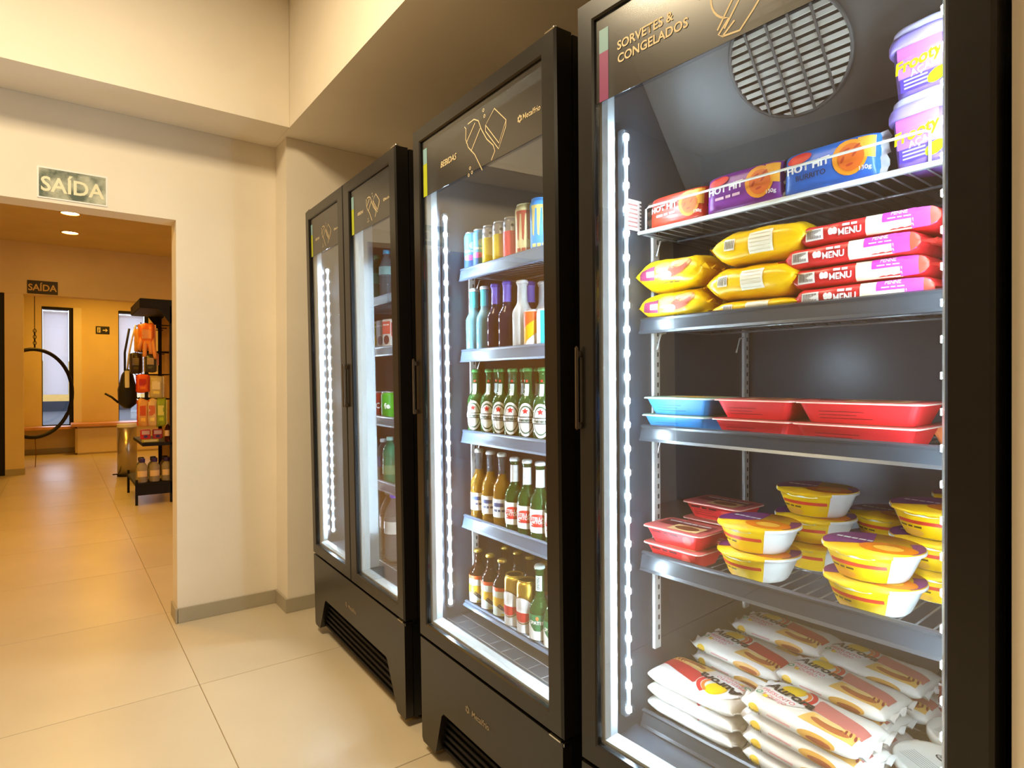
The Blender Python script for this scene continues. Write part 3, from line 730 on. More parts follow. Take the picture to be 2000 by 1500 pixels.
# ---------- bowls in yellow sleeves
BOWLW = mat('white_bowl_plastic', (236, 236, 230), .35, spec=.5)
def bowl():
    h, R1, R0 = .058, .0838, .054
    rf = lambda z: R0 + (R1 - .006 - R0) * (z / (h - .006)) ** .8
    pr = [(R0 - .01, 0), (R0, .002)] + [(rf(z), z) for z in [.006 + .046 * i / 8 for i in range(9)]] + [(R1, h - .006), (R1, h - .002), (R1 - .003, h)]
    o = MB().lathe(pr, BOWLW, 40).build('meal_bowl')
    YEL = ink(246, 200, 4); PUR = ink(120, 40, 110); ORG = ink(236, 130, 10)
    s = MB(); a0, a1 = -PI / 2 - .95, -PI / 2 + .62
    s.lathe([(rf(z) + .0012, z) for z in [.004 + .046 * i / 6 for i in range(7)]] + [(R1 + .001, h - .006), (R1 + .001, h - .001), (R1 - .004, h + .001)], YEL, 20, a0, a1, caps=False)
    s.build('sleeve', o)
    MB().lathe([(R1 - .001, h - .0005), (R1 - .001, h + .0005)], mat('lid_board', (232, 178, 20), .45), 40).build('lid', o)
    q = Print(top_map(h + .0006)); q.ell(0, 0, R1 - .002, R1 - .002, PUR, 1, a0=PI * .55, a1=PI * 1.18, n=16); q.ell(0, 0, R1 - .002, R1 - .002, PUR, 1, r0=.75, a0=-.5, a1=.6, n=12)
    q.ell(.03, -.02, .046, .036, ORG, 2, r0=.55); q.ell(.03, -.02, .024, .018, ink(250, 190, 60), 2); q.bars(-.034, .014, .062, .009, WHITE, 3, (.16, .2, .16, .2, .14), rot=-.08); q.build('lid_print', o)
    p = Print(cyl_map(lambda z: rf(min(z, h - .006)) + .0014)); p.rect(-.062, .030, .040, .037, ink(214, 60, 40), 1, 14, 1); p.ell(-.01, .049, .034, .0028, WHITE, 1, n=24, k=1)
    p.bars(-.035, .024, .045, .0035, ink(96, 70, 20), 2); p.ell(-.03, .012, .02, .007, ink(240, 180, 70), 1); p.build('print', o)
    return o
bowls = [(.300, .240, 2, 'front pair beside the red trays'), (.528, .232, 2, 'front pair at the hinge side'), (.345, .402, 3, 'trio behind the front bowls'), (.588, .388, 3, 'trio behind the hinge side pair'), (.445, .548, 2, 'pair at the back wall'), (.612, .556, 3, 'trio in the back corner')]
for x, y, n, wh in bowls:
    for k in range(n):
        o = inst('bowl', bowl); place(o, M1, x + random.uniform(-.003, .003), y, z4 - .002 + k * .0585, random.uniform(.0, .25)); pos = ('lower', 'upper') if n == 2 else ('lowest', 'middle', 'topmost')
        tag(o, 'yellow sleeved white bowl, %s of the %s' % (pos[k], wh), 'bowl', 'yellow sleeved bowls on the fourth shelf')
# ---------- large white bags on the freezer deck
def pie_bag(seed, red=True):
    B = Bag(.235, .066, .0185, 3.0, seed, .10, .3)
    o = B.body('frozen_food_bag', foil(238, 228, 214), foil(240, 234, 226), nx=36, nt=32, fin=.012); p = Print(B.surf(TOP))
    BAND = ink(196, 50, 50) if red else ink(206, 120, 110)
    p.quad([(-.012, -.005), (.108, -.030), (.108, .010), (.0, .040)], BAND, 1, 12, 6)
    p.quad([(.0, -.050), (.104, -.056), (.104, -.024), (.01, -.014)], ink(226, 176, 90), 1, 10, 4)
    p.ell(.055, -.038, .038, .010, ink(176, 96, 50), 2, rot=-.12); p.ell(.05, -.026, .030, .007, ink(236, 200, 130), 3, rot=-.1)
    for k in range(4): p.ell(.074 + k * .009, -.030 - k * .002, .0022, .008, ink(140, 50, 40), 3, rot=.2, n=8, k=1)
    p.ell(-.050, .012, .052, .050, WHITE, 2); p.ell(-.052, .026, .022, .026, ink(240, 196, 10), 3, rot=-.3)
    for k, c in enumerate(((232, 120, 40), (206, 40, 40))): p.ell(-.054, .016, .040 + k * .012, .036 + k * .009, ink(*c), 3 + k, r0=.82, a0=-.6, a1=1.1)
    p.text('Aurora', -.044, .004, .034, ink(30, 26, 30), 6, rot=-.16, bold=.04, sx=1.08)
    p.text('PRESUNTO', -.058, -.020, .015, ink(226, 110, 110), 5, rot=-.12); p.text('E QUEIJO', -.058, -.034, .013, ink(226, 130, 130), 5, rot=-.12)
    p.ell(-.095, -.030, .007, .007, ink(70, 160, 110), 4, r0=.6, n=12, k=1); p.rect(-.083, -.041, -.073, -.031, ink(240, 210, 20), 4, 1, 1)
    p.build('print', o)
    q = Print(B.surf(FRONT)); q.ell(-.085, .0, .012, .009, ink(240, 190, 50), 1); q.text('Aurora', -.083, -.004, .009, ink(50, 40, 40), 3); q.rect(-.055, -.002, -.005, .001, ink(226, 160, 150), 1, 3, 1); q.ell(.045, .0, .036, .010, ink(220, 160, 70), 1); q.ell(.05, -.002, .024, .005, ink(160, 80, 40), 2); q.build('side_print', o)
    return o
z5 = .458
def stack(x, y, n, rz, key, red, dz, names, wh, jit=.006):
    for k in range(n):
        o = inst(key, lambda: pie_bag(sum(map(ord, key)) * .13, red)); flip = PI if (wh == 'front left') else 0
        place(o, M1, x + random.uniform(-jit, jit), y + random.uniform(-jit, jit), z5 + k * dz, rz + flip + random.uniform(-.03, .03))
        tag(o, 'white frozen food bag, %s %s' % (names[k], {'front left': 'of the front stack beside the light strip', 'rear left': 'of the rear stack behind the upside down bags', 'center': 'of the front middle stack on the freezer deck', 'rear center': 'of the stack behind the front middle bags', 'back': 'of the pile against the freezer back wall'}[wh]), 'food bag', 'white frozen food bags on the freezer deck')
stack(.165, .235, 3, -.05, 'pa', True, .0335, ('lowest', 'middle', 'topmost'), 'front left')
stack(.180, .395, 4, -.08, 'pb', True, .0340, ('lowest', 'second', 'third', 'topmost'), 'rear left')
stack(.200, .545, 4, -.06, 'pb', True, .0380, ('lowest', 'second', 'third', 'topmost'), 'back')
stack(.420, .222, 4, -.09, 'pc', False, .0375, ('lowest', 'second', 'third', 'topmost'), 'center')
stack(.405, .385, 4, -.10, 'pc', False, .0365, ('lowest', 'second', 'third', 'topmost'), 'rear center')
o = inst('pc', None); place(o, M1, .415, .545, z5 + .105, -.08); tag(o, 'white frozen food bag half hidden under the bowl shelf rail', 'food bag', 'white frozen food bags on the freezer deck')
o = inst('pc', None); place(o, M1, .430, .545, z5 + .055, -.05); tag(o, 'white frozen food bag beneath the half hidden one at the back', 'food bag', 'white frozen food bags on the freezer deck')
def carton():
    o = MB().box((-.075, -.050, 0), (.075, .050, .046), ink(46, 50, 84), .002).build('food_carton')
    p = Print(front_map(-.050)); p.rect(-.074, .040, .074, .0455, ink(206, 196, 190), 1, 2, 1); p.rect(-.074, .002, -.02, .040, ink(120, 40, 44), 1, 2, 1); p.bars(.03, .026, .07, .008, ink(206, 100, 100), 2, (.1, .25, .2, .25)); p.bars(.03, .012, .07, .006, ink(206, 100, 100), 2); p.build('print', o)
    q = Print(top_map(.046)); q.rect(-.073, -.048, .073, .0, ink(140, 60, 50), 1); q.bars(0, .025, .11, .010, ink(190, 180, 190), 2); q.build('top_print', o)
    return o
for k in range(3):
    o = inst('carton', carton); place(o, M1, .615, .590, z5 + k * .047, -.02); tag(o, 'dark blue meal carton, %s of three behind the white lidded tubs' % ('lowest', 'middle', 'topmost')[k], 'carton', 'dark blue meal cartons')
def round_tub():
    o = MB().lathe([(.054, 0), (.056, .003), (.066, .075)], ink(214, 110, 50), 36).build('ice_cream_tub')
    MB().lathe([(.068, .070), (.0695, .072), (.0695, .084), (.067, .087), (.062, .0865)], ink(238, 234, 222), 36).build('lid', o)
    p = Print(top_map(.0868)); p.ell(.0, .018, .018, .009, ink(40, 40, 44), 1); p.ell(.0, .018, .015, .006, ink(200, 200, 196), 2); p.bars(.0, .018, .02, .003, ink(40, 40, 44), 3)
    for k in range(7): p.rect(-.04, -.012 - k * .005, .02, -.011 - k * .005, ink(120, 120, 116), 1, 2, 1)
    for k in range(5): p.rect(.026 + k * .004, -.04, .028 + k * .004, -.012, ink(40, 40, 44), 1, 1, 1)
    p.build('lid_print', o); return o
for x, y, rz, lab in ((.600, .322, -.5, 'round white lidded tub in front on the freezer deck'), (.612, .466, -.3, 'round white lidded tub behind the front one near the hinge side')):
    o = inst('rtub', round_tub); place(o, M1, x, y, z5, rz); tag(o, lab, 'tub', 'round white lidded tubs')

# ---------- bottles and cans
def glassy(name, rgb, rough=.06, ior=1.30, tr=1.): return mat(name, rgb, rough, trans=tr, ior=ior, spec=.6)
GREENG = glassy('green_bottle_glass', (62, 134, 66), .06, 1.3, .68); DGREEN = glassy('deep_green_glass', (62, 118, 54), .06, 1.3, .66); BROWN = glassy('brown_bottle_glass', (74, 38, 22), .08, 1.3, .6); CLEAR = glassy('clear_bottle_glass', (214, 222, 222), .05, 1.25, .9)
AMBERL = glassy('amber_liquid', (226, 166, 60), .06, 1.3, .72); AQUA = glassy('aqua_bottle_glass', (140, 206, 220), .08, 1.3, .55); NIGHT = glassy('dark_violet_glass', (44, 30, 58), .08, 1.3, .4); MILK = mat('frosted_bottle', (214, 216, 214), .45, trans=.25, spec=.5); PET = glassy('clear_pet', (206, 214, 216), .06, 1.15, .8); PETG = glassy('green_pet', (60, 160, 120), .06, 1.2, .5)
def longneck(h, r, gm, capm, shoulder=.56, neck=.40, lab=None, necklab=None, liquid=None, name='beer_bottle'):
    P = [(r * .80, 0), (r * .94, .003), (r, .010), (r, h * shoulder)]
    n = 6
    for i in range(1, n + 1):
        t = i / n; P.append((r + (r * neck - r) * (.5 - .5 * math.cos(PI * t)), h * shoulder + h * .19 * t))
    P += [(r * neck * .93, h * .92), (r * neck * 1.08, h * .93), (r * neck * 1.08, h * .955), (r * neck, h * .96)]
    def rf(z):
        for (a, za), (b, zb) in zip(P, P[1:]):
            if za <= z <= zb: return a + (b - a) * (z - za) / max(1e-9, zb - za)
        return r * neck
    mb = MB()
    if liquid:
        zl = h * liquid[1]; lo = [p for p in P if p[1] < zl] + [(rf(zl), zl)]; hi = [(rf(zl), zl)] + [p for p in P if p[1] > zl]
        mb.lathe(lo, liquid[0], 24); mb.lathe(hi, gm, 24)
    else: mb.lathe(P, gm, 24)
    o = mb.build(name)
    MB().lathe([(r * neck * 1.16, h * .950), (r * neck * 1.22, h * .955), (r * neck * 1.16, h * .985), (r * neck * .9, h)], capm, 20).build('cap', o)
    if lab: lab(o, r, h, rf)
    if necklab:
        m, z0, z1 = necklab; MB().lathe([(rf(h * (z0 + (z1 - z0) * i / 5)) + .0007, h * (z0 + (z1 - z0) * i / 5)) for i in range(6)], m, 24, caps=False).build('neck_label', o)
    return o
def lab_oval(o, r, h, rf):
    p = Print(cyl_map(lambda z: r + .0004)); G = ink(40, 90, 60)
    c = h * .30; p.ell(0, c, r * .95, h * .225, WHITE, 1, n=28, k=4); p.ell(0, c, r * .80, h * .19, G, 2, r0=.90, n=28, k=1); p.rect(-r * 1.15, c - h * .035, r * 1.15, c + h * .035, WHITE, 3, 10, 1)
    p.rect(-r * .9, c + h * .03, r * .9, c + h * .042, ink(20, 40, 30), 4, 10, 1); p.rect(-r * .9, c - h * .042, r * .9, c - h * .03, ink(20, 40, 30), 4, 10, 1)
    p.text('Heineken', 0, c, h * .062, ink(20, 60, 36), 5, bold=.03, sx=.82)
    st_ = []
    for k in range(5):
        a = PI / 2 + k * 2 * PI / 5; p.ell(math.cos(a) * .004, c + h * .115 + math.sin(a) * .004, .0024, .0046, ink(206, 40, 40), 4, rot=a - PI / 2, n=8, k=1)
    p.build('label', o)
    q = Print(cyl_map(lambda z: rf(z) + .0004)); q.rect(-r * .22, h * .62, r * .22, h * .78, ink(214, 224, 222), 1, 4, 6); q.ell(0, h * .82, .004, .004, ink(206, 50, 40), 1, n=8, k=1); q.build('neck_label', o)
def lab_wrap(o, r, h, rf):
    p = Print(cyl_map(lambda z: rf(z) + .0004)); p.rect(-r * 1.2, h * .16, r * 1.2, h * .40, ink(228, 232, 238), 1, 14, 3); p.rect(-r * .7, h * .30, r * .5, h * .35, ink(60, 80, 130), 2, 8, 1); p.bars(0, h * .25, r * 1.4, h * .03, ink(70, 80, 120), 2); p.build('label', o)
def lab_shield(o, r, h, rf):
    p = Print(cyl_map(lambda z: r + .0005)); p.quad([(-r * 1.3, h * .20), (r * 1.3, h * .20), (r * 1.3, h * .42), (-r * 1.3, h * .42)], WHITE, 1, 14, 2); p.quad([(-r * .9, h * .13), (r * .9, h * .13), (r * 1.3, h * .20), (-r * 1.3, h * .20)], WHITE, 1, 14, 2)
    p.ell(r * .1, h * .29, r * .95, h * .075, ink(226, 60, 50), 2, n=24); p.text('STELLA', 0, h * .31, h * .055, WHITE, 4, bold=.03); p.text('ARTOIS', 0, h * .265, h * .05, WHITE, 4, bold=.03); p.rect(-r * .7, h * .205, r * .7, h * .222, ink(206, 40, 40), 2, 8, 1); p.build('label', o)
def lab_landscape(o, r, h, rf):
    p = Print(cyl_map(lambda z: r + .0005)); p.rect(-r * 1.25, h * .06, r * 1.25, h * .52, ink(222, 232, 226), 1, 14, 3); p.rect(-r * 1.25, h * .48, r * 1.25, h * .545, ink(224, 90, 40), 2, 14, 1); p.quad([(-r * 1.2, h * .24), (r * .5, h * .20), (r * 1.0, h * .36), (-r * .9, h * .38)], ink(232, 180, 40), 2, 10, 3); p.quad([(-r * .2, h * .22), (r * .9, h * .10), (r * 1.1, h * .13), (r * .1, h * .27)], ink(70, 60, 60), 3, 6, 1); p.rect(r * .2, h * .07, r * 1.2, h * .10, ink(210, 200, 40), 2, 5, 1); p.build('label', o)
def lab_green(o, r, h, rf):
    p = Print(cyl_map(lambda z: r + .0005)); p.rect(-r * 1.3, h * .04, r * 1.3, h * .30, WHITE, 1, 14, 3); p.quad([(-r * .3, h * .16), (r * .3, h * .16), (r * 1.3, h * .30), (-r * 1.3, h * .30)], ink(40, 110, 66), 2, 14, 3); p.rect(-r * 1.3, h * .29, r * 1.3, h * .37, ink(50, 120, 76), 2, 14, 1); p.text('SPATEN', 0, h * .27, h * .06, WHITE, 4, bold=.03); p.ell(0, h * .325, .0045, .006, ink(226, 120, 60), 3, n=8, k=1); p.build('label', o)
    q = Print(cyl_map(lambda z: rf(z) + .0005)); q.rect(-r * .32, h * .66, r * .32, h * .86, ink(214, 220, 214), 1, 4, 6); q.text('SPATEN', 0, h * .76, .010, ink(40, 80, 60), 2, rot=PI / 2); q.build('neck_label', o)
def can(h, r, m, topm, deco=None, name='drink_can'):
    o = MB().lathe([(r * .78, 0), (r * .84, .002), (r, .012), (r, h - .016), (r * .86, h - .004)], m, 28).build(name)
    MB().lathe([(r * .86, h - .005), (r * .88, h - .001), (r * .85, h), (r * .80, h - .004), (r * .1, h - .004)], topm, 28).build('can_top', o)
    if deco: p = Print(cyl_map(r + .0004)); deco(p, r, h); p.build('print', o)
    return o
SILV = mat('can_aluminium', (206, 208, 210), .3, metal=.85); BLUEM = mat('can_blue', (60, 140, 220), .3, metal=.4)
def d_blue(p, r, h): p.rect(-r * 2.4, h * .10, r * 2.4, h * .34, ink(70, 110, 160), 1, 16, 2); p.ell(0, h * .36, r * .8, h * .07, ink(210, 100, 160), 2); p.ell(r * .5, h * .66, r * .5, h * .09, ink(190, 226, 250), 2); p.bars(0, h * .52, r * 1.3, h * .05, WHITE, 3)
def d_flat(c, z0, z1):
    def f(p, r, h): p.rect(-r * 2.6, h * z0, r * 2.6, h * z1, ink(*c), 1, 18, 2); p.ell(r * .4, h * .80, .005, .005, ink(40, 40, 50), 2, n=10, k=1); p.ell(-r * .6, h * .80, .005, .005, ink(40, 40, 50), 2, n=10, k=1)
    return f
def d_mon(c):
    def f(p, r, h):
        for k in (-1, 0, 1): p.quad([(k * r * .5 - .004, h * .34), (k * r * .5 + .001, h * .30), (k * r * .5 + .006, h * .82), (k * r * .5 - .006, h * .84)], ink(*c), 2, 2, 5)
        p.rect(-r * .75, h * .80, r * .75, h * .86, ink(*c), 2, 6, 1); p.bars(0, h * .14, r * 1.3, h * .06, ink(*c), 2, (.28, .26, .28))
    return f
YAW2 = .62
def put2(o, x, z, lab, cat, grp, y=.178, rz=YAW2):
    place(o, M2, x, y, z, rz + random.uniform(-.06, .06)); tag(o, lab, cat, grp)
g = 'cans on the top cooler shelf'; z = F2S[0]
cans = [('c1', lambda: can(.138, .0265, ink(90, 180, 226), SILV, d_blue), .084, 'pale blue drink can beside the light strip'), ('c1', None, .140, 'pale blue drink can next to the yellow banded can'),
        ('c3', lambda: can(.138, .0265, SILV, SILV, d_flat((226, 196, 20), .05, .70)), .199, 'silver and yellow drink can beside the blue cans'), ('c3', None, .260, 'silver and yellow drink can beside the red banded can'),
        ('c5', lambda: can(.138, .0275, SILV, SILV, d_flat((226, 70, 70), .04, .68)), .322, 'silver and coral red drink can'), ('c6', lambda: can(.160, .033, ink(214, 196, 140), ink(180, 170, 120), d_mon((170, 60, 40))), .396, 'tall beige energy drink can with rusty claw marks'), ('c7', lambda: can(.160, .033, ink(60, 150, 226), BLUEM, d_mon((232, 200, 110))), .470, 'tall bright blue energy drink can'), ('c7', None, .545, 'tall blue energy drink can half hidden behind the door frame')]
for key, mk, x, lab in cans: put2(inst(key, mk), x, z, lab, 'can', g)
z = F2S[1]; g = 'bottles on the second cooler shelf'
AQL = ink(70, 196, 206); VIL = ink(110, 100, 200)
s2 = [('b1', lambda: longneck(.222, .0300, AQUA, ink(214, 226, 226), .50, .46, None, (AQL, .70, .94)), .094, 'aqua glass bottle beside the light strip'), ('b1', None, .160, 'aqua glass bottle next to the dark violet bottles'),
      ('b3', lambda: longneck(.222, .0305, NIGHT, ink(70, 60, 170), .50, .46, None, (VIL, .70, .945)), .226, 'dark bottle with violet neck next to the aqua bottles'), ('b3', None, .292, 'dark bottle with violet neck next to the frosted bottle'),
      ('b5', lambda: longneck(.214, .0315, MILK, ink(206, 204, 200), .52, .50, None, None), .372, 'frosted white bottle behind the orange can')]
for key, mk, x, lab in s2: put2(inst(key, mk), x, z, lab, 'bottle', g)
o = inst('b5', None); put2(o, .385, z, 'frosted white bottle in the second row', 'bottle', g, y=.25)
o = inst('b3', None); put2(o, .318, z, 'dark violet bottle in the second row', 'bottle', g, y=.25)
def d_orange(p, r, h): p.quad([(-r * 1.2, h * .10), (r * 1.5, h * .55), (r * 1.5, h * .92), (-r * 1.2, h * .92)], ink(236, 170, 20), 1, 14, 6); p.quad([(-r * 1.2, h * .50), (r * 1.0, h * .80), (r * 1.0, h * .94), (-r * 1.2, h * .94)], ink(232, 96, 40), 2, 12, 5)
def d_teal(p, r, h): p.rect(-r * .3, h * .06, r * 2.4, h * .92, ink(20, 170, 176), 1, 12, 3); p.ell(r * .5, h * .3, r * .3, h * .08, WHITE, 3, r0=.5)
put2(can(.118, .0265, WHITE, SILV, d_orange), .432, z, 'white can with orange and yellow swoosh', 'can', 'short cans on the second cooler shelf', y=.172)
put2(can(.118, .0265, WHITE, SILV, d_teal), .492, z, 'white and teal can at the door edge', 'can', 'short cans on the second cooler shelf', y=.172)
z = F2S[2]; g = 'green beer bottles on the third cooler shelf'; GCAP = mat('green_cap', (60, 140, 70), .35, metal=.3)
nm = ('by the light strip', 'second from the light strip', 'third from the light strip', 'fourth from the light strip', 'fifth from the light strip', 'sixth, at the door edge')
for k, x in enumerate((.098, .182, .252, .318, .395, .468)): put2(inst('hb', lambda: longneck(.222, .0305, GREENG, GCAP, .52, .40, lab_oval)), x, z, 'green beer bottle with round white label, ' + nm[k], 'beer bottle', g)
for k, x in enumerate((.130, .215, .285, .36, .43)): put2(inst('hb', None), x, z, 'green beer bottle in the rear row of the third shelf, %s from the light strip' % ('first', 'second', 'third', 'fourth', 'fifth')[k], 'beer bottle', g + ', second row', y=.245)
z = F2S[3]; g = 'bottles on the fourth cooler shelf'
for k, x in enumerate((.112, .182, .250)): put2(inst('cb', lambda: longneck(.243, .0300, CLEAR, ink(206, 204, 190), .52, .44, lab_wrap, None, (AMBERL, .72))), x, z, 'clear bottle of amber beer, ' + ('beside the light strip', 'between two alike', 'next to the green bottles')[k], 'beer bottle', g)
for k, x in enumerate((.320, .386, .450, .520)): put2(inst('sb', lambda: longneck(.236, .0315, DGREEN, ink(230, 230, 226), .50, .42, lab_shield, (ink(232, 234, 232), .68, .90))), x, z, 'green bottle with white neck foil, ' + ('next to the clear bottles', 'second of its row', 'third of its row', 'partly behind the door frame')[k], 'beer bottle', g)
z = F2S[4]; g = 'bottles and cans on the lowest cooler shelf'; GOLDC = mat('gold_cap', (206, 170, 80), .3, metal=.8); GOLD = mat('can_gold', (196, 158, 60), .3, metal=.75)
for k, x in enumerate((.096, .172, .243)): put2(inst('wb', lambda: longneck(.186, .0305, BROWN, GOLDC, .58, .42, lab_landscape)), x, z, 'small brown bottle with landscape label, ' + ('by the light strip', 'in the middle of three', 'next to the gold cans')[k], 'beer bottle', g)
for k, x in enumerate((.128, .200, .27, .35)): put2(inst('wb', None), x, z, 'brown gold capped bottle, %s in the rear row of the lowest cooler shelf' % ('first', 'second', 'third', 'fourth')[k], 'beer bottle', 'rear brown bottles on the lowest cooler shelf', y=.27)
def d_gold(p, r, h): p.rect(-r * 2.6, h * .04, r * 2.6, h * .40, ink(226, 226, 226), 1, 18, 2); p.ell(-r * .3, h * .46, r * 1.25, h * .26, ink(140, 100, 40), 2, n=28); p.ell(-r * .3, h * .46, r * 1.12, h * .235, ink(232, 230, 226), 3, n=28); p.ell(-r * .3, h * .42, r * 1.05, h * .18, ink(200, 50, 44), 4, a0=PI, a1=2 * PI, n=20)
for k, x in enumerate((.320, .386)): put2(inst('gc', lambda: can(.160, .032, GOLD, GOLD, d_gold)), x, z, 'gold and white beer can ' + ('beside the brown bottles', 'beside the tall green bottles')[k], 'can', g, y=.172)
for k, x in enumerate((.452, .520)): put2(inst('pb2', lambda: longneck(.222, .0320, DGREEN, ink(190, 200, 190), .42, .42, lab_green)), x, z, 'tall green bottle with green and white label ' + ('next to the gold cans', 'at the door edge of the lowest shelf')[k], 'beer bottle', g, y=.17)

# ---------- double door cooler contents
def pet(h, r, m, capc, labc, lz=(.45, .68), name='water_bottle'):
    P = [(r * .80, 0), (r, .010)]
    for i in range(9): zz = .02 + (h * .60 - .02) * i / 8; P.append((r * (1 - (.04 if i % 2 else 0)), zz))
    P += [(r * .98, h * .66), (r * .80, h * .76), (r * .48, h * .86), (r * .36, h * .90), (r * .36, h * .93)]
    o = MB().lathe(P, m, 24).build(name)
    MB().lathe([(r * .42, h * .925), (r * .44, h * .93), (r * .44, h * .995), (r * .38, h)], ink(*capc), 16).build('cap', o)
    lr = MB(); lr.lathe([(r * 1.008, h * lz[0]), (r * 1.008, h * lz[1])], ink(*labc), 24, caps=False); lr.build('label', o)
    return o
def put3(o, x, y, z, lab, cat, grp=None, rz=.8): place(o, M3, x, y, z, rz); tag(o, lab, cat, grp)
put3(pet(.222, .034, PET, (70, 170, 210), (160, 196, 190), (.5, .66)), .545, .19, F3S[0], 'clear water bottle with pale blue cap on the top shelf', 'bottle')
put3(pet(.225, .036, PETG, (40, 150, 110), (60, 170, 140), (.4, .62)), .395, .21, F3S[0], 'green soft drink bottle beside the clear water bottle', 'bottle')
def juice(c1, c2, c3):
    o = MB().box((-.028, -.028, 0), (.028, .028, .135), ink(*c1), .003).build('juice_carton'); p = Print(front_map(-.028)); p.rect(-.026, .07, .026, .125, ink(*c2), 1, 2, 2); p.ell(0, .045, .018, .02, ink(*c3), 1); p.bars(0, .11, .036, .006, WHITE, 3); p.build('print', o)
    q = Print(lambda x, z_, o_: (.028 + o_, x, z_)); q.rect(-.026, .06, .026, .12, ink(*c2), 1, 2, 2); q.ell(0, .035, .016, .018, ink(*c3), 1); q.build('side_print', o); return o
for k, (x, a, b, c) in enumerate(((.432, (196, 200, 190), (150, 170, 50), (226, 200, 60)), (.500, (206, 206, 206), (190, 190, 196), (120, 110, 120)), (.568, (216, 214, 212), (214, 100, 90), (110, 60, 60)))):
    put3(juice(a, b, c), x, .195, F3S[1], 'small juice carton with %s panel on the second shelf' % ('olive green', 'silver', 'coral pink')[k], 'carton', 'juice cartons', .3)
def d_sol(t):
    def f(p, r, h): p.text(t, 0, h * .5, h * .28, WHITE, 2, rot=.1, bold=.03)
    return f
put3(can(.122, .033, ink(176, 36, 40), SILV, d_sol('Col')), .478, .185, F3S[2], 'red soda can next to the green can', 'can', 'soda cans', .9)
put3(can(.122, .033, ink(60, 160, 40), SILV, d_sol('fe')), .548, .185, F3S[2], 'green soda can next to the red can', 'can', 'soda cans', .9)
put3(pet(.19, .032, PET, (220, 230, 236), (60, 90, 130), (.35, .6)), .465, .19, F3S[3], 'white capped water bottle with dark blue label', 'bottle')
put3(pet(.205, .034, PETG, (150, 190, 180), (110, 140, 100), (.2, .4)), .540, .19, F3S[3], 'green mineral water bottle beside the white capped one', 'bottle')
put3(pet(.305, .050, PET, (92, 60, 190), (206, 200, 190), (.42, .60)), .545, .205, F3S[4], 'large clear water bottle with purple cap on the cooler floor', 'bottle')
put3(pet(.300, .050, PET, (200, 204, 210), (190, 190, 186), (.42, .60)), .435, .23, F3S[4], 'large clear water bottle with grey cap behind the purple capped one', 'bottle')
k = 0
for zi in range(5):
    for x in (.11, .185, .26):
        o = inst('wl', lambda: pet(.20, .031, PET, (120, 150, 200), (200, 212, 230), (.4, .66))); put3(o, x, .19, F3S[zi], 'small clear water bottle behind the left cooler door, %s shelf, %s' % (('top', 'second', 'third', 'fourth', 'lowest')[zi], {.11: 'next to the light strip', .185: 'middle of three', .26: 'farthest from the light strip'}[x]), 'bottle', 'water bottles behind the left cooler door')

# ================================================================== HALL AND SIGNS
sg = MB().box((-.075, YW - .004, 2.113), (.198, YW - .0005, 2.260), WHITE, .001).build('exit_sign')
GREY = mat('worn_green_grey', (132, 140, 122), .6, var=.6, scale=11)
_cr = [n for n in GREY.node_tree.nodes if n.type == 'VALTORGB'][0].color_ramp
_cr.elements[0].position = .40; _cr.elements[1].position = .64; _cr.elements[0].color = (*lin((84, 96, 82)), 1); _cr.elements[1].color = (*lin((196, 196, 172)), 1)
p = Print(lambda x, z_, o_: (x, YW - .004 - o_, z_)); p.rect(-.068, 2.120, .191, 2.253, GREY, 1); p.text('SAÍDA', .062, 2.182, .095, ink(236, 226, 190), 3, bold=.02, sx=.92); p.build('lettering', sg); tag(sg, 'worn grey green exit sign reading SAÍDA above the doorway', 'sign', 'exit signs')
sg = MB().box((-.334, YH - .012, 2.487), (.003, YH - .001, 2.668), ink(34, 18, 30), .002).build('exit_sign')
p = Print(lambda x, z_, o_: (x, YH - .012 - o_, z_)); p.text('SAÍDA', -.165, 2.575, .125, ink(214, 176, 110), 3, bold=.02, sx=.9); p.build('lettering', sg); tag(sg, 'dark exit sign reading SAÍDA on the hall header', 'sign', 'exit signs')
yy = HALLY - .012
sg = MB().box((X(.521), yy, Z(2.095)), (X(.718), HALLY - .001, Z(2.226)), ink(24, 20, 22), .002).build('exit_sign')
p = Print(lambda x, z_, o_: (x, yy - o_ * 4, z_)); cx, cz = X(.62), Z(2.16)
p.rect(cx - .085, cz - .045, cx - .035, cz + .05, ink(226, 214, 170), 1, 1, 1); p.line([(cx - .07, cz - .035), (cx - .058, cz), (cx - .062, cz + .02)], .012, ink(30, 26, 26), 2); p.ell(cx - .06, cz + .034, .008, .008, ink(30, 26, 26), 2)
p.rect(cx + .0, cz - .01, cx + .05, cz + .01, ink(226, 214, 170), 1, 1, 1); p.quad([(cx + .045, cz - .035), (cx + .08, cz), (cx + .08, cz), (cx + .045, cz + .035)], ink(226, 214, 170), 1, 2, 2); p.build('lettering', sg); tag(sg, 'small dark escape sign with running figure and arrow between the windows', 'sign', 'exit signs')
LAMPM = mat('downlight_lamp', (255, 220, 160), .4, emit=30., emcol=(1, .72, .3))
for k, (x, y) in enumerate(((.118, 8.567), (.132, 9.668))):
    o = MB().lathe([(.088, HALLZ - .010), (.105, HALLZ - .006), (.105, HALLZ - .001), (.085, HALLZ - .001)], ink(226, 190, 120), 24, c=(x, y), caps=False).build('downlight')
    MB().lathe([(.0, HALLZ - .004), (.085, HALLZ - .004)], LAMPM, 20, c=(x, y), caps=False).build('lamp_disc', o); tag(o, ('round ceiling downlight nearest the doorway', 'round ceiling downlight nearest the hall header')[k], 'downlight', 'hall ceiling downlights')
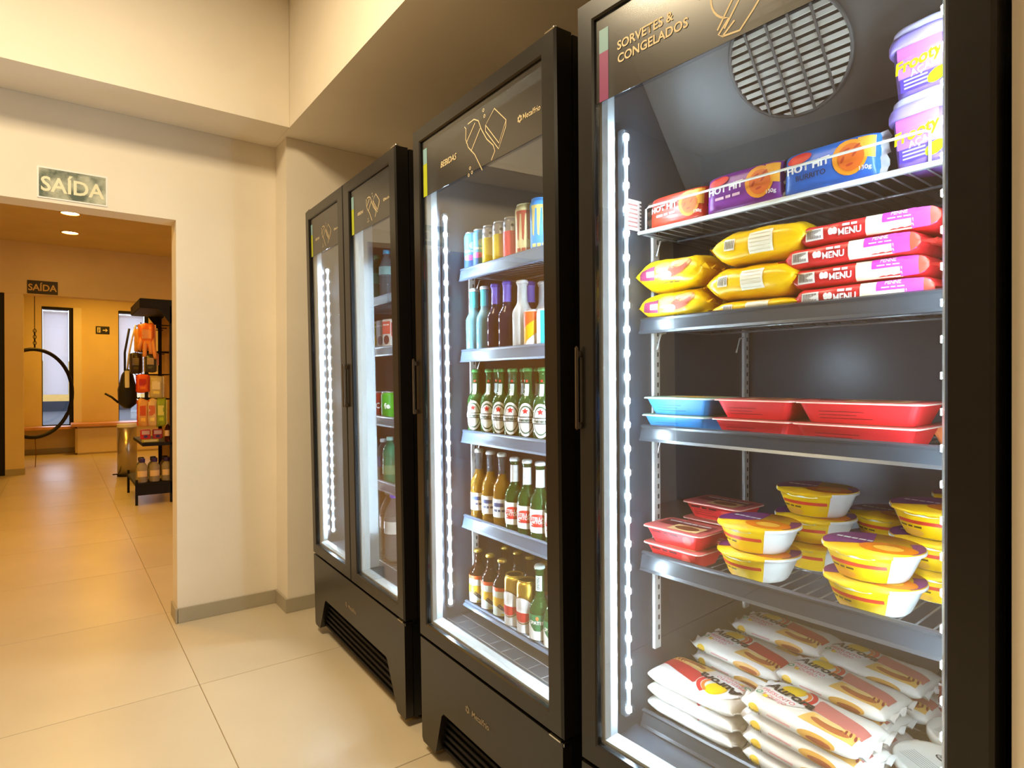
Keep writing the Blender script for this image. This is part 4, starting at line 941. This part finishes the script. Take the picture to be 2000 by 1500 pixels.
# hoop swing
hp = empty('hoop_swing', Matrix.Translation((-.275, 11.5, 0))); tag(hp, 'black hoop swing hanging on a thin cable in the hall', 'swing')
rr, zc = .655, 1.10; ang = .80
MB().tube([(rr * math.cos(t) * math.cos(ang), rr * math.cos(t) * math.sin(ang), zc + rr * math.sin(t)) for t in [2 * PI * i / 48 for i in range(48)]], .027, BLKMET, 10, True).build('hoop', hp)
MB().tube([(0, 0, zc + rr), (0, 0, HALLZ - .002)], .005, BLKMET, 6).build('cable', hp)
c = MB()
for k in range(6): c.tube([(.018 * math.cos(t) * (1 if k % 2 else .3), .018 * math.cos(t) * (.3 if k % 2 else 1), zc + rr + .05 + k * .045 + .03 * math.sin(t)) for t in [2 * PI * i / 10 for i in range(10)]], .005, BLKMET, 5, True)
c.build('chain', hp); MB().tube([(0, 0, 0), (.01, 0, .2), (0, 0, zc - rr)], .006, mat('rope', (130, 90, 50), .9), 6).build('rope', hp)
# bench
WOOD = mat('bench_wood', (206, 150, 100), .5, var=.12, scale=9)
bn = empty('bench', Matrix.Translation((.6, 13.2, 0))); tag(bn, 'built in bench with wooden seat boards below the windows', 'bench')
MB().box((-1.9, .02, .44), (-.37, .38, .49), WOOD, .006).build('seat_board', bn); MB().box((-.42, -.25, .49), (1.4, .38, .54), WOOD, .006).build('seat_board', bn); MB().box((-.36, -.18, 0), (1.4, .38, .489), HALLP, .03).build('plinth', bn)
# bin
STEEL = mat('brushed_steel', (190, 180, 160), .25, metal=.9)
bi = empty('waste_bin', Matrix.Translation((.745, 9.67, 0))); tag(bi, 'cylindrical steel waste bin with white liner beside the merchandise stand', 'bin')
MB().lathe([(.112, 0), (.117, .005), (.117, .03)], BLKMET, 28).build('base', bi); MB().lathe([(.115, .03), (.115, .66), (.108, .66)], STEEL, 32).build('body', bi)
MB().lathe([(.118 + .003 * (i % 2), .655 + .012 * i) for i in range(5)] + [(.09, .70), (.02, .690)], ink(236, 236, 232), 28).build('bin_liner', bi); MB().box((-.17, -.06, .03), (-.11, -.03, .045), BLKMET, .003).build('pedal', bi)
# merchandise stand (faces left)
sx0, sy0 = .64, 7.25
sd = empty('merchandise_stand', Matrix.Translation((sx0, sy0, 0))); tag(sd, 'black metal merchandise stand with hooks and shelves behind the door jamb', 'display stand')
for y in (.02, .93): MB().box((.30, y - .02, 0), (.36, y + .02, 2.06), BLKMET, .003).build('post', sd)
MB().box((.335, .0, .25), (.345, .95, 2.0), mat('tan_back_panel', (190, 150, 90), .7), 0).build('back_panel', sd)
MB().box((.03, 0, 2.02), (.36, .95, 2.12), BLKMET, .006).build('canopy', sd)
for y in (.0, .93): MB().loft([[(.20, yy_, 2.02), (.36, yy_, 2.02), (.36, yy_, 1.86), (.30, yy_, 1.88)] for yy_ in (y, y + .02)], BLKMET).build('canopy_bracket', sd)
MB().box((.05, 0, .60), (.33, .95, .633), BLKMET, .003).build('shelf', sd)
dk = MB(); dk.box((-.01, 0, .19), (.33, .95, .222), BLKMET, .003); dk.box((-.01, 0, .10), (.33, .02, .19), BLKMET); dk.build('deck', sd)
for x, y in ((0, .015), (0, .92), (.33, .015), (.33, .92)): MB().box((x - .012, y - .012, 0), (x + .012, y + .012, .26), BLKMET).build('leg', sd)
HK = [(1.86, (.12, .5, .8)), (1.58, (.1, .35, .7)), (1.34, (.1, .4, .75)), (1.08, (.08, .3, .55, .8))]
hooks = []
for z_, ys in HK:
    for y in ys:
        MB().tube([(.335, y, z_), (.06, y, z_), (.05, y, z_ + .02)], .006, BLKMET, 6).build('hook', sd); hooks.append((y, z_))
def hang_bag(w, h, d, c, c2, seed):
    B = Bag(w, d, h / 2, 2.1, seed, .55, .5); o = B.body('hanging_pack', foil(*c), foil(*c2), 16, 16); p = Print(B.surf(FRONT)); p.rect(-w * .3, -h * .1, w * .3, h * .25, ink(*c2), 1); p.rect(-w * .2, -h * .3, w * .25, -h * .18, ink(min(255, c[0] + 40), min(255, c[1] + 40), c[2]), 1); p.build('print', o); return o
packs = [(.10, .12, 1.60, .14, .27, .05, (236, 120, 50), (240, 170, 110), 'orange hanging pack with pale dangling ends high on the stand'), (.09, .5, 1.58, .12, .26, .05, (226, 160, 90), (240, 200, 140), 'tan hanging pack behind the orange one'), (.02, .32, 1.35, .10, .22, .04, (52, 44, 44), (120, 110, 100), 'dark hanging toy pack in the middle of the stand'),
         (.13, .10, 1.36, .10, .20, .04, (60, 56, 44), (170, 150, 120), 'black and olive hanging pack'), (.17, .12, 1.43, .05, .13, .03, (226, 80, 40), (240, 150, 100), 'small orange red hanging tag on the stand'), (.06, .10, 1.15, .10, .19, .04, (236, 100, 40), (190, 50, 40), 'red orange hanging pouch'), (.18, .10, 1.09, .12, .24, .04, (206, 190, 130), (230, 220, 190), 'clear tan hanging bag'),
         (.06, .08, .80, .09, .29, .04, (226, 170, 100), (206, 90, 60), 'long striped hanging bag at the stand edge'), (.14, .08, .80, .09, .29, .04, (226, 196, 140), (214, 120, 80), 'long cream hanging bag'), (.22, .08, .80, .09, .29, .04, (150, 170, 50), (226, 226, 120), 'long lime green hanging bag')]
for i, (x, y, z_, w_, h_, d_, c, c2, lab) in enumerate(packs):
    o = hang_bag(w_, h_, d_, c, c2, i * 1.7); o.matrix_world = Matrix.Translation((sx0 + x, sy0 + y - .06, z_)) @ Matrix.Rotation(-.15, 4, 'Z'); tag(o, lab, 'hanging pack', 'packs hanging on the stand')
    if i == 0:
        for q, (dx, dl) in enumerate(((-.055, .13), (-.015, .20), (.03, .17), (.06, .22))):
            MB().tube([(dx * .7, -.01, .16), (dx, -.035, .05), (dx * 1.2, -.03, .16 - dl), (dx * 1.25, -.028, .12 - dl)], .019, foil(236, 160, 90), 8).build('dangling_end', o)
# backpack hung on the stand's outer edge
bpk = empty('backpack', Matrix.Translation((.60, 7.75, .98))); tag(bpk, 'black and white backpack hanging on the outer edge of the stand', 'backpack')
MB().loft([rrect(.06, .14, .03, 0, 3), rrect(.16, .24, .05, .05, 3), rrect(.17, .26, .06, .20, 3), rrect(.10, .20, .04, .36, 3), rrect(.03, .08, .014, .42, 3)], ink(30, 28, 28), True).build('bag_body', bpk)
MB().box((-.03, -.135, .22), (.01, -.10, .40), WHITE, .004).build('panel', bpk); MB().tube([(0, 0, .42), (.02, 0, .6), (.05, -.02, .78), (.08, -.02, .9)], .010, ink(240, 240, 244), 6).build('strap', bpk); MB().tube([(-.02, .02, .40), (-.02, .02, .6), (.02, 0, .86)], .012, ink(34, 32, 36), 6).build('strap', bpk); MB().tube([(-.08, 0, .06), (-.14, .02, .12), (-.20, .03, .16)], .012, ink(30, 28, 28), 6).build('strap', bpk)
def jug(body, capc):
    o = MB().lathe([(.045, 0), (.05, .008), (.05, .15), (.046, .17), (.024, .20), (.022, .215)], body, 20).build('jug'); MB().lathe([(.027, .205), (.028, .21), (.028, .24), (.024, .245)], ink(*capc), 14).build('cap', o); p = Print(cyl_map(.0505)); p.rect(-.05, .06, .05, .12, ink(240, 214, 170), 1, 8, 2); p.build('label', o); return o
JUG = mat('milky_jug', (236, 222, 190), .2, trans=.6, ior=1.2)
for k in range(3):
    o = inst('jug', lambda: jug(JUG, (56, 40, 110))); o.matrix_world = Matrix.Translation((sx0 + .055 + k * .112, sy0 + .09, .223)); tag(o, 'milky jug with purple cap on the stand deck, ' + ('at the outer corner', 'second from the outer corner', 'third from the outer corner')[k], 'jug', 'jugs on the stand deck')
for k in range(3):
    o = inst('jug2', lambda: jug(PET, (40, 34, 60))); o.matrix_world = Matrix.Translation((sx0 + .06 + k * .11, sy0 + .24, .223)); tag(o, 'clear jug in the second row on the stand deck, ' + ('outermost', 'middle', 'innermost')[k], 'jug', 'clear jugs on the stand deck')
for k, (x, y, c, lab) in enumerate(((.09, .07, (206, 40, 50), 'red boxed toy at the edge of the stand shelf'), (.20, .07, (190, 50, 60), 'crimson boxed toy on the stand shelf'))):
    o = MB().box((-.045, -.03, 0), (.045, .03, .10), ink(*c), .006).build('toy_box'); p = Print(front_map(-.03)); p.rect(-.035, .05, .035, .09, ink(236, 200, 190), 1, 2, 2); p.ell(0, .028, .02, .015, ink(70, 60, 120), 1); p.build('print', o); o.matrix_world = Matrix.Translation((sx0 + x, sy0 + y + .06, .664)); tag(o, lab, 'toy box', 'boxes on the stand shelf')
o = MB().box((-.075, -.04, 0), (.075, .04, .03), ink(200, 190, 60), .004).build('flat_pack'); p = Print(front_map(-.04)); p.rect(-.06, .008, .06, .022, ink(240, 236, 200), 1, 2, 1); p.build('print', o); o.matrix_world = Matrix.Translation((sx0 + .13, sy0 + .10, .634)); tag(o, 'flat yellow pack on the stand shelf', 'pack')
o = pet(.20, .028, glassy('brown_sauce', (120, 60, 30)), (236, 220, 200), (226, 200, 180), (.3, .6), 'sauce_bottle'); o.matrix_world = Matrix.Translation((sx0 + .285, sy0 + .06, .634)); tag(o, 'small brown sauce bottle with pale cap on the stand shelf', 'bottle')
